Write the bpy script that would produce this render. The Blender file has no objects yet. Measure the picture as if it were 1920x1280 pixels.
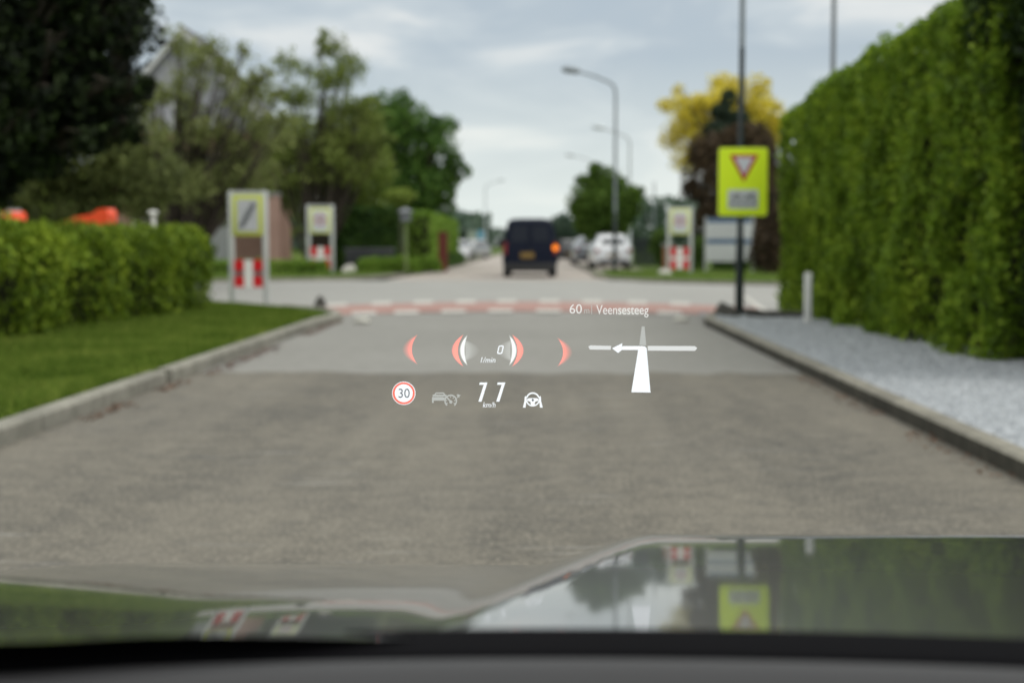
import bpy, bmesh, math, random
import numpy as np
from mathutils import Vector, Euler, Matrix
R = math.radians
scene = bpy.context.scene
COL = scene.collection

# ------------------------------------------------------------------ camera
FPX = 1920 * 50 / 36.0
EYE = Vector((0, 0, 1.2))
EUL = Euler((R(90) - math.atan(182 / FPX), 0, math.atan(51 / FPX)), 'XYZ')
RM = EUL.to_matrix()
cd = bpy.data.cameras.new('camera'); cam = bpy.data.objects.new('camera', cd); COL.objects.link(cam)
cam.location = EYE; cam.rotation_euler = EUL
cd.lens = 50; cd.sensor_width = 36; cd.sensor_fit = 'HORIZONTAL'
cd.clip_start = 0.05; cd.clip_end = 6000
HUD_Y = 2.1
cd.dof.use_dof = True; cd.dof.focus_distance = 2.32; cd.dof.aperture_fstop = 3.5
scene.camera = cam

# ------------------------------------------------------------------ sun, sky, exposure
SUN_EL, SUN_AZ = 52, 115          # azimuth: clockwise from +Y (forward)
scene.view_settings.view_transform = 'Standard'; scene.view_settings.look = 'None'
scene.view_settings.gamma = 1; scene.view_settings.use_curve_mapping = False
scene.view_settings.exposure = 0.1
sd = bpy.data.lights.new('sun', 'SUN'); sd.energy = 1.5; sd.angle = R(22); sd.color = (1.0, 0.955, 0.88)
so = bpy.data.objects.new('sun', sd); COL.objects.link(so)
_d = Vector((math.sin(R(SUN_AZ)) * math.cos(R(SUN_EL)), math.cos(R(SUN_AZ)) * math.cos(R(SUN_EL)), math.sin(R(SUN_EL))))
so.rotation_euler = _d.to_track_quat('Z', 'Y').to_euler()

W = bpy.data.worlds.new('World'); scene.world = W; W.use_nodes = True
nt = W.node_tree; N = nt.nodes; L = nt.links; N.clear()
def nd(t, **kw):
    n = N.new(t)
    for k, v in kw.items(): setattr(n, k, v)
    return n
out = nd('ShaderNodeOutputWorld'); bg = nd('ShaderNodeBackground'); bg.inputs['Strength'].default_value = 0.1
sky = nd('ShaderNodeTexSky', sky_type='NISHITA'); sky.sun_disc = False
sky.sun_elevation = R(SUN_EL); sky.sun_rotation = R(SUN_AZ)
tc = nd('ShaderNodeTexCoord'); sep = nd('ShaderNodeSeparateXYZ'); L.new(tc.outputs['Generated'], sep.inputs[0])
def mth(op, a, b=None, c=None):
    n = nd('ShaderNodeMath', operation=op)
    for i, v in enumerate((a, b, c)):
        if v is None: continue
        if isinstance(v, (int, float)): n.inputs[i].default_value = v
        else: L.new(v, n.inputs[i])
    return n.outputs[0]
zc = mth('MAXIMUM', sep.outputs['Z'], 0.0)
dz = mth('ADD', zc, 0.24)
u = mth('DIVIDE', sep.outputs['X'], dz); v = mth('DIVIDE', sep.outputs['Y'], dz)
cmb = nd('ShaderNodeCombineXYZ'); L.new(u, cmb.inputs[0]); L.new(v, cmb.inputs[1]); cmb.inputs[2].default_value = 5.3
def noise(scale, detail, rough, vec, dist=0.0):
    n = nd('ShaderNodeTexNoise'); n.inputs['Scale'].default_value = scale; n.inputs['Detail'].default_value = detail
    n.inputs['Roughness'].default_value = rough; n.inputs['Distortion'].default_value = dist
    L.new(vec, n.inputs['Vector']); return n.outputs['Fac']
n1 = noise(2.5, 6, 0.52, cmb.outputs[0], 0.5); n2 = noise(0.9, 3, 0.5, cmb.outputs[0])
ns = mth('ADD', mth('MULTIPLY', n1, 0.62), mth('MULTIPLY', n2, 0.38))
def ramp(fac, stops):
    r = nd('ShaderNodeValToRGB'); L.new(fac, r.inputs[0]); e = r.color_ramp.elements
    while len(e) > 1: e.remove(e[-1])
    e[0].position = stops[0][0]; e[0].color = (*stops[0][1], 1)
    for p, c in stops[1:]:
        x = e.new(p); x.color = (*c, 1)
    return r.outputs[0]
cloud = ramp(ns, [(0.41, (4.7, 5.4, 5.95)), (0.47, (5.5, 6.15, 6.55)), (0.515, (7.0, 7.35, 7.4)), (0.56, (8.2, 8.3, 8.1))])
cover = ramp(ns, [(0.30, (0.75,)*3), (0.45, (0.94,)*3)])
hz = ramp(zc, [(0.0, (1,)*3), (0.035, (0.8,)*3), (0.13, (0.0,)*3)])
mx = nd('ShaderNodeMix', data_type='RGBA'); L.new(cover, mx.inputs['Factor']); L.new(sky.outputs[0], mx.inputs['A']); L.new(cloud, mx.inputs['B'])
mx2 = nd('ShaderNodeMix', data_type='RGBA'); L.new(hz, mx2.inputs['Factor']); L.new(mx.outputs['Result'], mx2.inputs['A']); mx2.inputs['B'].default_value = (7.5, 8.1, 7.75, 1)
# overcast sky: the zenith, above the picture, is much brighter than the rim
boost = ramp(zc, [(0.0, (1,)*3), (0.2, (1,)*3), (0.45, (1.66, 1.6, 1.5)), (0.95, (2.1, 2.0, 1.82))])
vm = nd('ShaderNodeVectorMath', operation='MULTIPLY'); L.new(mx2.outputs['Result'], vm.inputs[0]); L.new(boost, vm.inputs[1])
L.new(vm.outputs[0], bg.inputs['Color']); L.new(bg.outputs[0], out.inputs[0])

# ------------------------------------------------------------------ pixel -> world helpers (photo is 1920 x 1280)
def RAY(px, py): return RM @ Vector(((px - 960) / FPX, (640 - py) / FPX, -1))
def G(px, py, z=0.0):
    d = RAY(px, py); t = (z - EYE.z) / d.z; return EYE + d * t
def AT(px, py, Y):
    d = RAY(px, py); return EYE + d * (Y / d.y)

# ------------------------------------------------------------------ materials
MATS = {}
def mat_new(name):
    m = bpy.data.materials.new(name); m.use_nodes = True; m.node_tree.nodes.clear(); return m
class NB:
    def __init__(s, m): s.t = m.node_tree; s.N = s.t.nodes; s.L = s.t.links
    def n(s, t, **kw):
        x = s.N.new(t)
        for k, v in kw.items(): setattr(x, k, v)
        return x
    def l(s, a, b): s.L.new(a, b)
    def noise(s, vec, scale, detail=4, rough=0.55, dist=0.0):
        x = s.n('ShaderNodeTexNoise'); x.inputs['Scale'].default_value = scale; x.inputs['Detail'].default_value = detail
        x.inputs['Roughness'].default_value = rough; x.inputs['Distortion'].default_value = dist
        if vec is not None: s.l(vec, x.inputs['Vector'])
        return x.outputs['Fac']
    def ramp(s, fac, stops):
        r = s.n('ShaderNodeValToRGB'); s.l(fac, r.inputs[0]); e = r.color_ramp.elements
        while len(e) > 1: e.remove(e[-1])
        def c4(c): return (c, c, c, 1) if isinstance(c, (int, float)) else (*c, 1)
        e[0].position = stops[0][0]; e[0].color = c4(stops[0][1])
        for p, c in stops[1:]: e.new(p).color = c4(c)
        return r.outputs[0]
    def mix(s, fac, a, b, bt='MIX'):
        m = s.n('ShaderNodeMix', data_type='RGBA', blend_type=bt)
        for k, v in (('Factor', fac), ('A', a), ('B', b)):
            if isinstance(v, (int, float)): m.inputs[k].default_value = v
            elif isinstance(v, tuple): m.inputs[k].default_value = (*v, 1)
            else: s.l(v, m.inputs[k])
        return m.outputs['Result']
    def mapped(s, scale=(1, 1, 1), coord='Object'):
        t = s.n('ShaderNodeTexCoord'); mp = s.n('ShaderNodeMapping'); mp.inputs['Scale'].default_value = scale
        s.l(t.outputs[coord], mp.inputs[0]); return mp.outputs[0]
    def out(s, sh):
        o = s.n('ShaderNodeOutputMaterial'); s.l(sh, o.inputs[0])
    def bsdf(s, col, rough=0.5, metal=0.0, spec=0.5, bump=None, bstr=0.2, bdist=0.02, coat=0.0, coatr=0.03):
        b = s.n('ShaderNodeBsdfPrincipled')
        if isinstance(col, tuple): b.inputs['Base Color'].default_value = (*col, 1)
        else: s.l(col, b.inputs['Base Color'])
        if isinstance(rough, (int, float)): b.inputs['Roughness'].default_value = rough
        else: s.l(rough, b.inputs['Roughness'])
        b.inputs['Metallic'].default_value = metal; b.inputs['Specular IOR Level'].default_value = spec
        b.inputs['Coat Weight'].default_value = coat; b.inputs['Coat Roughness'].default_value = coatr
        if bump is not None:
            bp = s.n('ShaderNodeBump'); bp.inputs['Strength'].default_value = bstr; bp.inputs['Distance'].default_value = bdist
            s.l(bump, bp.inputs['Height']); s.l(bp.outputs[0], b.inputs['Normal'])
        return b.outputs[0]
def paint(name, col, rough=0.45, metal=0.0, spec=0.5, var=0.12, scale=3.0, coat=0.0):
    if name in MATS: return MATS[name]
    m = mat_new(name); b = NB(m); v = b.mapped()
    f = b.noise(v, scale, 5, 0.6)
    c = b.mix(f, tuple(x * (1 - var) for x in col), tuple(min(1, x * (1 + var)) for x in col))
    b.out(b.bsdf(c, rough, metal, spec, coat=coat)); MATS[name] = m; return m
LEAF = 1.4
def leafmat(name, dark, mid, light, trans=0.28, clump=0.9, spec=0.14):
    m = mat_new(name); b = NB(m)
    g = b.n('ShaderNodeNewGeometry'); t = b.n('ShaderNodeTexCoord')
    f = b.noise(t.outputs['Object'], clump, 3, 0.6)
    ad = b.n('ShaderNodeMath', operation='MULTIPLY_ADD'); b.l(g.outputs['Random Per Island'], ad.inputs[0]); ad.inputs[1].default_value = 0.55
    mu = b.n('ShaderNodeMath', operation='MULTIPLY_ADD'); b.l(f, mu.inputs[0]); mu.inputs[1].default_value = 1.1; mu.inputs[2].default_value = -0.32
    b.l(mu.outputs[0], ad.inputs[2])
    dark, mid, light = (tuple(x * LEAF for x in q_) for q_ in (dark, mid, light))
    c = b.ramp(ad.outputs[0], [(0.1, dark), (0.5, mid), (0.95, light)])
    p = b.bsdf(c, 0.6, 0, spec)
    tr = b.n('ShaderNodeBsdfTranslucent'); b.l(c, tr.inputs['Color'])
    ms = b.n('ShaderNodeMixShader'); ms.inputs[0].default_value = trans; b.l(p, ms.inputs[1]); b.l(tr.outputs[0], ms.inputs[2])
    b.out(ms.outputs[0]); return m
def emit(name, col, st=1.0):
    m = mat_new(name); b = NB(m); e = b.n('ShaderNodeEmission'); e.inputs[0].default_value = (*col, 1); e.inputs[1].default_value = st
    b.out(e.outputs[0]); return m
def glow(name, col, st=1.0):           # additive light of a projected display: brightness per vertex
    m = mat_new(name); b = NB(m); e = b.n('ShaderNodeEmission'); e.inputs[0].default_value = (*col, 1)
    a = b.n('ShaderNodeAttribute', attribute_name='lum'); mu = b.n('ShaderNodeMath', operation='MULTIPLY'); mu.inputs[1].default_value = st
    b.l(a.outputs['Fac'], mu.inputs[0]); b.l(mu.outputs[0], e.inputs[1])
    tr = b.n('ShaderNodeBsdfTransparent'); ad = b.n('ShaderNodeAddShader'); b.l(tr.outputs[0], ad.inputs[0]); b.l(e.outputs[0], ad.inputs[1])
    b.out(ad.outputs[0]); return m

def asphalt(name, lo, mid, hi, patch=0.5, streaks=False, speck=1.0):
    m = mat_new(name); b = NB(m); v = b.mapped()
    big = b.noise(v, 0.45, 4, 0.6); med = b.noise(v, 6, 4, 0.6); fine = b.noise(b.mapped((1, .5, 1)), 55, 2, 0.6)
    c = b.ramp(med, [(0.32, lo), (0.5, mid), (0.68, hi)])
    c = b.mix(patch, c, b.ramp(big, [(0.3, lo), (0.55, mid), (0.75, hi)]))
    c = b.mix(b.ramp(fine, [(0.36, 0.55 * speck), (0.46, 0.0)]), c, tuple(x * 0.45 for x in lo))
    c = b.mix(b.ramp(fine, [(0.56, 0.0), (0.66, 0.6 * speck)]), c, tuple(min(1, x * 1.5) for x in hi))
    if streaks:
        trk = b.noise(b.mapped((1.1, .05, 1)), 1.4, 3, 0.5); c = b.mix(b.ramp(trk, [(0.42, 0.0), (0.6, 0.22)]), c, tuple(x * 1.2 for x in hi))
        stn = b.noise(b.mapped((1.0, .35, 1)), .9, 5, 0.65); c = b.mix(b.ramp(stn, [(0.56, 0.0), (0.68, 0.35)]), c, tuple(x * .75 for x in lo))
        st = b.noise(b.mapped((0.9, 14, 1)), 1.3, 3, 0.5); ms = b.noise(v, 0.7, 2, 0.5)
        mm = b.n('ShaderNodeMath', operation='MULTIPLY'); b.l(b.ramp(st, [(0.62, 0.0), (0.70, 0.7)]), mm.inputs[0]); b.l(b.ramp(ms, [(0.5, 0.0), (0.58, 1.0)]), mm.inputs[1])
        c = b.mix(mm.outputs[0], c, (0.27, 0.268, 0.255))
    b.out(b.bsdf(c, 0.8, 0, 0.35, bump=fine, bstr=0.35, bdist=0.006)); return m

M_ROAD_OLD = asphalt('old_asphalt', (0.056, 0.054, 0.050), (0.115, 0.105, 0.086), (0.180, 0.164, 0.134), 0.5, True, .8)
M_ROAD_NEW = asphalt('smooth_asphalt', (0.172, 0.168, 0.156), (0.208, 0.204, 0.19), (0.245, 0.24, 0.225), 0.5, False, 0.4)
M_ROAD_X = asphalt('worn_asphalt', (0.225, 0.224, 0.212), (0.262, 0.26, 0.248), (0.305, 0.303, 0.288), 0.6, False, 0.3)
M_RED = asphalt('red_asphalt', (0.265, 0.15, 0.13), (0.30, 0.175, 0.152), (0.34, 0.205, 0.182), 0.6, False, 0.3)
M_FAR = asphalt('brick_road', (0.27, 0.24, 0.215), (0.325, 0.29, 0.262), (0.38, 0.345, 0.315), 0.6, False, 0.3)
M_PAINT = asphalt('road_paint', (0.34, 0.325, 0.30), (0.43, 0.415, 0.39), (0.50, 0.485, 0.46), 0.5, False, 0.3)

def ground_mat(name, c1, c2, c3, s=1.3):
    m = mat_new(name); b = NB(m); v = b.mapped()
    a = b.noise(v, s, 5, 0.65); f = b.noise(v, 28, 3, 0.6)
    c = b.ramp(a, [(0.3, c1), (0.5, c2), (0.72, c3)]); c = b.mix(b.ramp(f, [(0.4, 0.6), (0.55, 0.0)]), c, c1)
    b.out(b.bsdf(c, 0.95, 0, 0.04, bump=f, bstr=0.5, bdist=0.03)); return m
M_GRASS = ground_mat('grass_soil', (0.03, 0.05, 0.012), (0.055, 0.095, 0.02), (0.085, 0.135, 0.03))
M_FARGRASS = ground_mat('far_grass', (0.05, 0.08, 0.02), (0.085, 0.125, 0.035), (0.13, 0.165, 0.055), 0.6)
M_SOIL = ground_mat('dark_soil', (0.02, 0.017, 0.013), (0.045, 0.04, 0.032), (0.08, 0.07, 0.055), 4)
M_GRAVEL = ground_mat('gravel_bed', (0.165, 0.178, 0.19), (0.295, 0.315, 0.34), (0.40, 0.42, 0.45), 5)
M_GRAVELBED = M_GRAVEL
M_LAND = ground_mat('field', (0.05, 0.07, 0.025), (0.08, 0.1, 0.04), (0.11, 0.13, 0.055), 0.2)

def kerb_mat(name, lo, hi):
    m = mat_new(name); b = NB(m); v = b.mapped()
    a = b.noise(v, 5, 6, 0.65); g = b.noise(v, 60, 2, 0.5); lng = b.noise(b.mapped((1, 0.6, 1)), 1.2, 3, 0.6)
    c = b.ramp(a, [(0.3, lo), (0.7, hi)]); c = b.mix(b.ramp(lng, [(0.45, 0.0), (0.7, 0.55)]), c, tuple(x * 0.6 for x in lo))
    b.out(b.bsdf(c, 0.85, 0, 0.3, bump=g, bstr=0.3, bdist=0.006)); return m
M_KERB = kerb_mat('kerb_concrete', (0.16, 0.155, 0.13), (0.30, 0.29, 0.25))
M_KERBD = kerb_mat('kerb_concrete_dirty', (0.15, 0.142, 0.118), (0.29, 0.275, 0.23))

M_KERBF = kerb_mat('kerb_shade_grime', (0.028, 0.027, 0.021), (0.075, 0.07, 0.055))  # dark colour holds the kerb face's shade as well as grime

# ------------------------------------------------------------------ mesh helpers
class MB:
    def __init__(s): s.v = []; s.f = []; s.mi = []
    def add(s, vs, fs, mi=0):
        o = len(s.v); s.v += [tuple(p) for p in vs]; s.f += [tuple(i + o for i in f) for f in fs]; s.mi += [mi] * len(fs); return s
    def box(s, c, d, mi=0, rz=0.0, bev=0.0):
        x, y, z = (q / 2 for q in d); b = min(bev, x * .9, y * .9, z * .9)
        if b <= 0:
            vs = [(i * x, j * y, k * z) for i in (-1, 1) for j in (-1, 1) for k in (-1, 1)]
            fs = [(0, 1, 3, 2), (4, 6, 7, 5), (0, 4, 5, 1), (2, 3, 7, 6), (0, 2, 6, 4), (1, 5, 7, 3)]
        else:
            bm = bmesh.new(); bmesh.ops.create_cube(bm, size=1)
            for q in bm.verts: q.co = Vector((q.co.x * 2 * x, q.co.y * 2 * y, q.co.z * 2 * z))
            bmesh.ops.bevel(bm, geom=list(bm.edges), offset=b, segments=2, affect='EDGES', profile=0.5)
            bm.verts.index_update(); vs = [tuple(q.co) for q in bm.verts]; fs = [tuple(q.index for q in f.verts) for f in bm.faces]; bm.free()
        ca, sa = math.cos(rz), math.sin(rz)
        vs = [(c[0] + p[0] * ca - p[1] * sa, c[1] + p[0] * sa + p[1] * ca, c[2] + p[2]) for p in vs]
        return s.add(vs, fs, mi)
    def tube(s, pts, rads, n=10, mi=0, cap=True):
        pts = [Vector(p) for p in pts]; rings = []
        up = Vector((0.31, 0.17, 0.93))
        for i, p in enumerate(pts):
            t = (pts[min(i + 1, len(pts) - 1)] - pts[max(i - 1, 0)]).normalized()
            a = t.cross(up)
            if a.length < 1e-3: a = t.cross(Vector((1, 0, 0)))
            a.normalize(); bb = t.cross(a)
            r = rads[i] if isinstance(rads, (list, tuple)) else rads
            rings.append([p + (a * math.cos(k * 2 * math.pi / n) + bb * math.sin(k * 2 * math.pi / n)) * r for k in range(n)])
        return s.loft(rings, mi, cap)
    def loft(s, rings, mi=0, cap=True):
        n = len(rings[0]); vs = [p for r in rings for p in r]; fs = []
        for i in range(len(rings) - 1):
            for k in range(n):
                fs.append((i * n + k, i * n + (k + 1) % n, (i + 1) * n + (k + 1) % n, (i + 1) * n + k))
        if cap:
            fs.append(tuple(range(n - 1, -1, -1))); o = (len(rings) - 1) * n; fs.append(tuple(o + k for k in range(n)))
        return s.add(vs, fs, mi)
    def prism(s, poly, y0, y1, mi=0):             # polygon in x,z extruded along y
        n = len(poly); vs = [(x, y0, z) for x, z in poly] + [(x, y1, z) for x, z in poly]
        fs = [tuple(range(n)), tuple(range(2 * n - 1, n - 1, -1))] + [(k, k + n, (k + 1) % n + n, (k + 1) % n) for k in range(n)]
        return s.add(vs, fs, mi)
    def slab(s, poly, z0, z1, mi=0):              # polygon in x,y extruded along z
        n = len(poly); vs = [(p[0], p[1], z0) for p in poly] + [(p[0], p[1], z1) for p in poly]
        fs = [tuple(range(n - 1, -1, -1)), tuple(range(n, 2 * n))] + [(k, (k + 1) % n, (k + 1) % n + n, k + n) for k in range(n)]
        return s.add(vs, fs, mi)
    def disc(s, c, r, y=0.0, n=28, mi=0, r0=0.0, a0=0.0, a1=2 * math.pi, th=0.003):      # disc or ring facing -y, slightly thick
        k = n; A = [a0 + (a1 - a0) * i / k for i in range(k + 1)]
        if r0 <= 0: return s.prism([(c[0] + r * math.cos(a), c[1] + r * math.sin(a)) for a in A[:-1]], y, y + th, mi)
        for i in range(k):
            a, b = A[i], A[i + 1]
            s.prism([(c[0] + r0 * math.cos(a), c[1] + r0 * math.sin(a)), (c[0] + r * math.cos(a), c[1] + r * math.sin(a)),
                     (c[0] + r * math.cos(b), c[1] + r * math.sin(b)), (c[0] + r0 * math.cos(b), c[1] + r0 * math.sin(b))], y, y + th, mi)
        return s
    def line(s, p, q, w, y=0.0, th=0.003, mi=0):
        d = Vector((q[0] - p[0], q[1] - p[1])); d.normalize(); nx, nz = -d.y * w / 2, d.x * w / 2
        return s.prism([(p[0] + nx, p[1] + nz), (q[0] + nx, q[1] + nz), (q[0] - nx, q[1] - nz), (p[0] - nx, p[1] - nz)], y, y + th, mi)
    def mesh(s, name, mats, smooth=None):
        me = bpy.data.meshes.new(name); me.from_pydata(s.v, [], s.f)
        for m in mats: me.materials.append(m)
        me.polygons.foreach_set('material_index', s.mi)
        bm = bmesh.new(); bm.from_mesh(me); bmesh.ops.recalc_face_normals(bm, faces=bm.faces); bm.to_mesh(me); bm.free()
        if smooth is not None:
            me.polygons.foreach_set('use_smooth', [True] * len(me.polygons)); me.set_sharp_from_angle(angle=R(smooth))
        me.update(); return me
    def obj(s, name, mats, parent=None, smooth=None, label=None):
        if not isinstance(mats, (list, tuple)): mats = [mats]
        o = bpy.data.objects.new(name, s.mesh(name, mats, smooth)); COL.objects.link(o)
        if parent: o.parent = parent
        if label: o['label'] = label
        return o
def tag(o, label, cat, group=None):
    o['label'] = label; o['category'] = cat
    if group: o['group'] = group
    return o
def thing(name, loc, label, cat, group=None, rz=0.0):
    o = bpy.data.objects.new(name, None); COL.objects.link(o); o.location = loc; o.rotation_euler = (0, 0, rz); o.empty_display_size = 0.2
    return tag(o, label, cat, group)
def struct(o, kind='structure'): o['kind'] = kind; return o
def copy_tree(o, parent=None):
    c = o.copy(); COL.objects.link(c)
    if parent: c.parent = parent
    for ch in [x for x in bpy.data.objects if x.parent == o]: copy_tree(ch, c)
    return c
def sheet(name, poly, z, m):
    b = MB(); n = len(poly); b.add([(p[0], p[1], z) for p in poly], [tuple(range(n))]); return struct(b.obj(name, m))
_hid = None
def text_shape(txt, shear=0.0):
    cu = bpy.data.curves.new('t', 'FONT'); cu.body = txt; cu.shear = shear; cu.size = 1; cu.resolution_u = 6
    o = bpy.data.objects.new('t', cu); COL.objects.link(o); dg = bpy.context.evaluated_depsgraph_get(); dg.update()
    me = bpy.data.meshes.new_from_object(o.evaluated_get(dg)); bpy.data.objects.remove(o); bpy.data.curves.remove(cu)
    vs = [(p.co.x, p.co.y) for p in me.vertices]; fs = [tuple(f.vertices) for f in me.polygons]; bpy.data.meshes.remove(me)
    return vs, fs
_CAP = None
def put_text(mb, txt, x0, x1, zb, cap, y, shear=0.0, mi=0):    # text between x0..x1 on baseline zb with cap height, on plane y
    global _CAP
    if _CAP is None: vs, _ = text_shape('H'); _CAP = max(p[1] for p in vs)
    vs, fs = text_shape(txt, shear); a = min(p[0] for p in vs); bb = max(p[0] for p in vs)
    sx = (x1 - x0) / (bb - a); sy = cap / _CAP
    mb.add([(x0 + (p[0] - a) * sx, y, zb + p[1] * sy) for p in vs], fs, mi)

# ------------------------------------------------------------------ noise + leaves
def vnoise(P, scale, seed=0):
    P = P * scale + seed * 17.31; I = np.floor(P).astype(np.int64); F = P - I; F = F * F * (3 - 2 * F)
    def h(i, j, k):
        n = (i * 374761393 + j * 668265263 + k * 2147483647 + seed * 144665) & 0xffffffff
        n = ((n ^ (n >> 13)) * 1274126177) & 0xffffffff; n = n ^ (n >> 16); return (n & 0xffff) / 65535.0
    r = 0
    for a in (0, 1):
        for b in (0, 1):
            for c in (0, 1):
                w = (F[:, 0] if a else 1 - F[:, 0]) * (F[:, 1] if b else 1 - F[:, 1]) * (F[:, 2] if c else 1 - F[:, 2])
                r = r + w * h(I[:, 0] + a, I[:, 1] + b, I[:, 2] + c)
    return r
def leaf_mesh(name, P, size, rng, m, bias=None, aspect=0.5, bias_w=0.6, extra=None):
    n = len(P); D = rng.normal(size=(n, 3)); D /= np.linalg.norm(D, axis=1)[:, None]
    if bias is not None:
        D = D + bias * bias_w * 2; D /= np.linalg.norm(D, axis=1)[:, None]
    A = rng.normal(size=(n, 3)); A -= (A * D).sum(1)[:, None] * D; A /= np.linalg.norm(A, axis=1)[:, None]
    B = np.cross(D, A); s = size * rng.uniform(0.6, 1.35, n)[:, None]
    V = np.empty((n, 4, 3)); V[:, 0] = P - A * s * .5; V[:, 2] = P + A * s * .5
    V[:, 1] = P + B * s * .5 * aspect + D * s * .08; V[:, 3] = P - B * s * .5 * aspect + D * s * .08
    V = V.reshape(-1, 3)
    me = bpy.data.meshes.new(name); me.vertices.add(n * 4); me.vertices.foreach_set('co', V.ravel())
    me.loops.add(n * 4); me.loops.foreach_set('vertex_index', np.arange(n * 4, dtype=np.int32))
    me.polygons.add(n); me.polygons.foreach_set('loop_start', np.arange(n, dtype=np.int32) * 4)
    me.materials.append(m); me.update(calc_edges=True); me.validate()
    return me
def blob_points(blobs, n, rng, shell=0.45, gap=0.42, gscale=1.0, seed=1):
    B = np.array(blobs, float); vol = B[:, 3] * B[:, 4] * B[:, 5]; vol = vol ** 0.75; out = []; N_ = []; tot = 0
    while tot < n:
        k = rng.choice(len(B), size=n, p=vol / vol.sum()); D = rng.normal(size=(n, 3)); D /= np.linalg.norm(D, axis=1)[:, None]
        r = shell + (1 - shell) * rng.uniform(0, 1, n) ** 0.6
        lump = 0.78 + 0.44 * vnoise(D * 1.0 + k[:, None] * 3.1, 2.2, seed)
        P = B[k, :3] + D * B[k, 3:6] * (r * lump)[:, None]
        q = vnoise(P, 1.1 * gscale, seed + 3) * .6 + vnoise(P, 2.7 * gscale, seed + 5) * .4
        keep = q > gap * rng.uniform(0.75, 1.15, n)
        out.append(P[keep]); N_.append(D[keep]); tot += keep.sum()
        if len(out) > 60: break
    return np.concatenate(out)[:n], np.concatenate(N_)[:n]
M_BARK = paint('bark', (0.055, 0.045, 0.035), 0.9, 0, 0.2, 0.4, 9)
def tree(name, base, blobs, n, size, m, label, cat='tree', seed=1, trunk_r=0.16, gap=0.42, gscale=1.0, shell=0.45, stems=1, group=None, twigs=0, aspect=.5, bark=None, bias_w=0.35):
    rng = np.random.default_rng(seed); rd = random.Random(seed)
    t = thing(name, base, label, cat, group)
    loc = [(b[0] - base[0], b[1] - base[1], b[2] - base[2], b[3], b[4], b[5]) for b in blobs]
    tb = MB(); zlo = min(b[2] - b[5] for b in loc); zt = max(zlo, 0.3) + 0.3
    cx = sum(b[0] for b in loc) / len(loc); cy = sum(b[1] for b in loc) / len(loc)
    if stems == 1:
        tb.tube([(0, 0, -0.1), (0, 0, .15), (cx * .2, cy * .2, zt * .6), (cx * .45, cy * .45, zt + .25)], [trunk_r * 1.5, trunk_r * 1.05, trunk_r * .85, trunk_r * .65], 9)
    for i, b in enumerate(loc):
        s0 = Vector((cx * .4, cy * .4, zt)) if stems == 1 else Vector((rd.uniform(-.25, .25), rd.uniform(-.2, .2), -.05))
        e = Vector((b[0], b[1], b[2] + b[5] * .45)); mid = s0.lerp(e, .5) + Vector((rd.uniform(-.3, .3), rd.uniform(-.3, .3), rd.uniform(-.1, .3)))
        r0 = trunk_r * (.6 if stems == 1 else .75)
        tb.tube([s0, s0.lerp(mid, .5) + Vector((rd.uniform(-.1, .1), 0, 0)), mid, e], [r0, r0 * .75, r0 * .5, r0 * .15], 6)
        for k in range(3 + twigs):
            a = rd.uniform(0, 6.28); st = mid.lerp(e, rd.uniform(-.2, .9)); el = rd.uniform(-.1, 1.0)
            en = Vector((b[0] + math.cos(a) * b[3] * rd.uniform(.5, 1.05), b[1] + math.sin(a) * b[4] * .8, b[2] + b[5] * el))
            tb.tube([st, st.lerp(en, .5) + Vector((0, 0, rd.uniform(-.1, .25))), en], [r0 * .32, r0 * .2, r0 * .06], 5)
    tb.obj('trunk', bark or M_BARK, t, 50)
    P, D = blob_points(loc, n, rng, shell, gap, gscale, seed)
    o = bpy.data.objects.new('crown', leaf_mesh('crown', P, size, rng, m, D, aspect, bias_w)); COL.objects.link(o); o.parent = t
    return t

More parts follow.
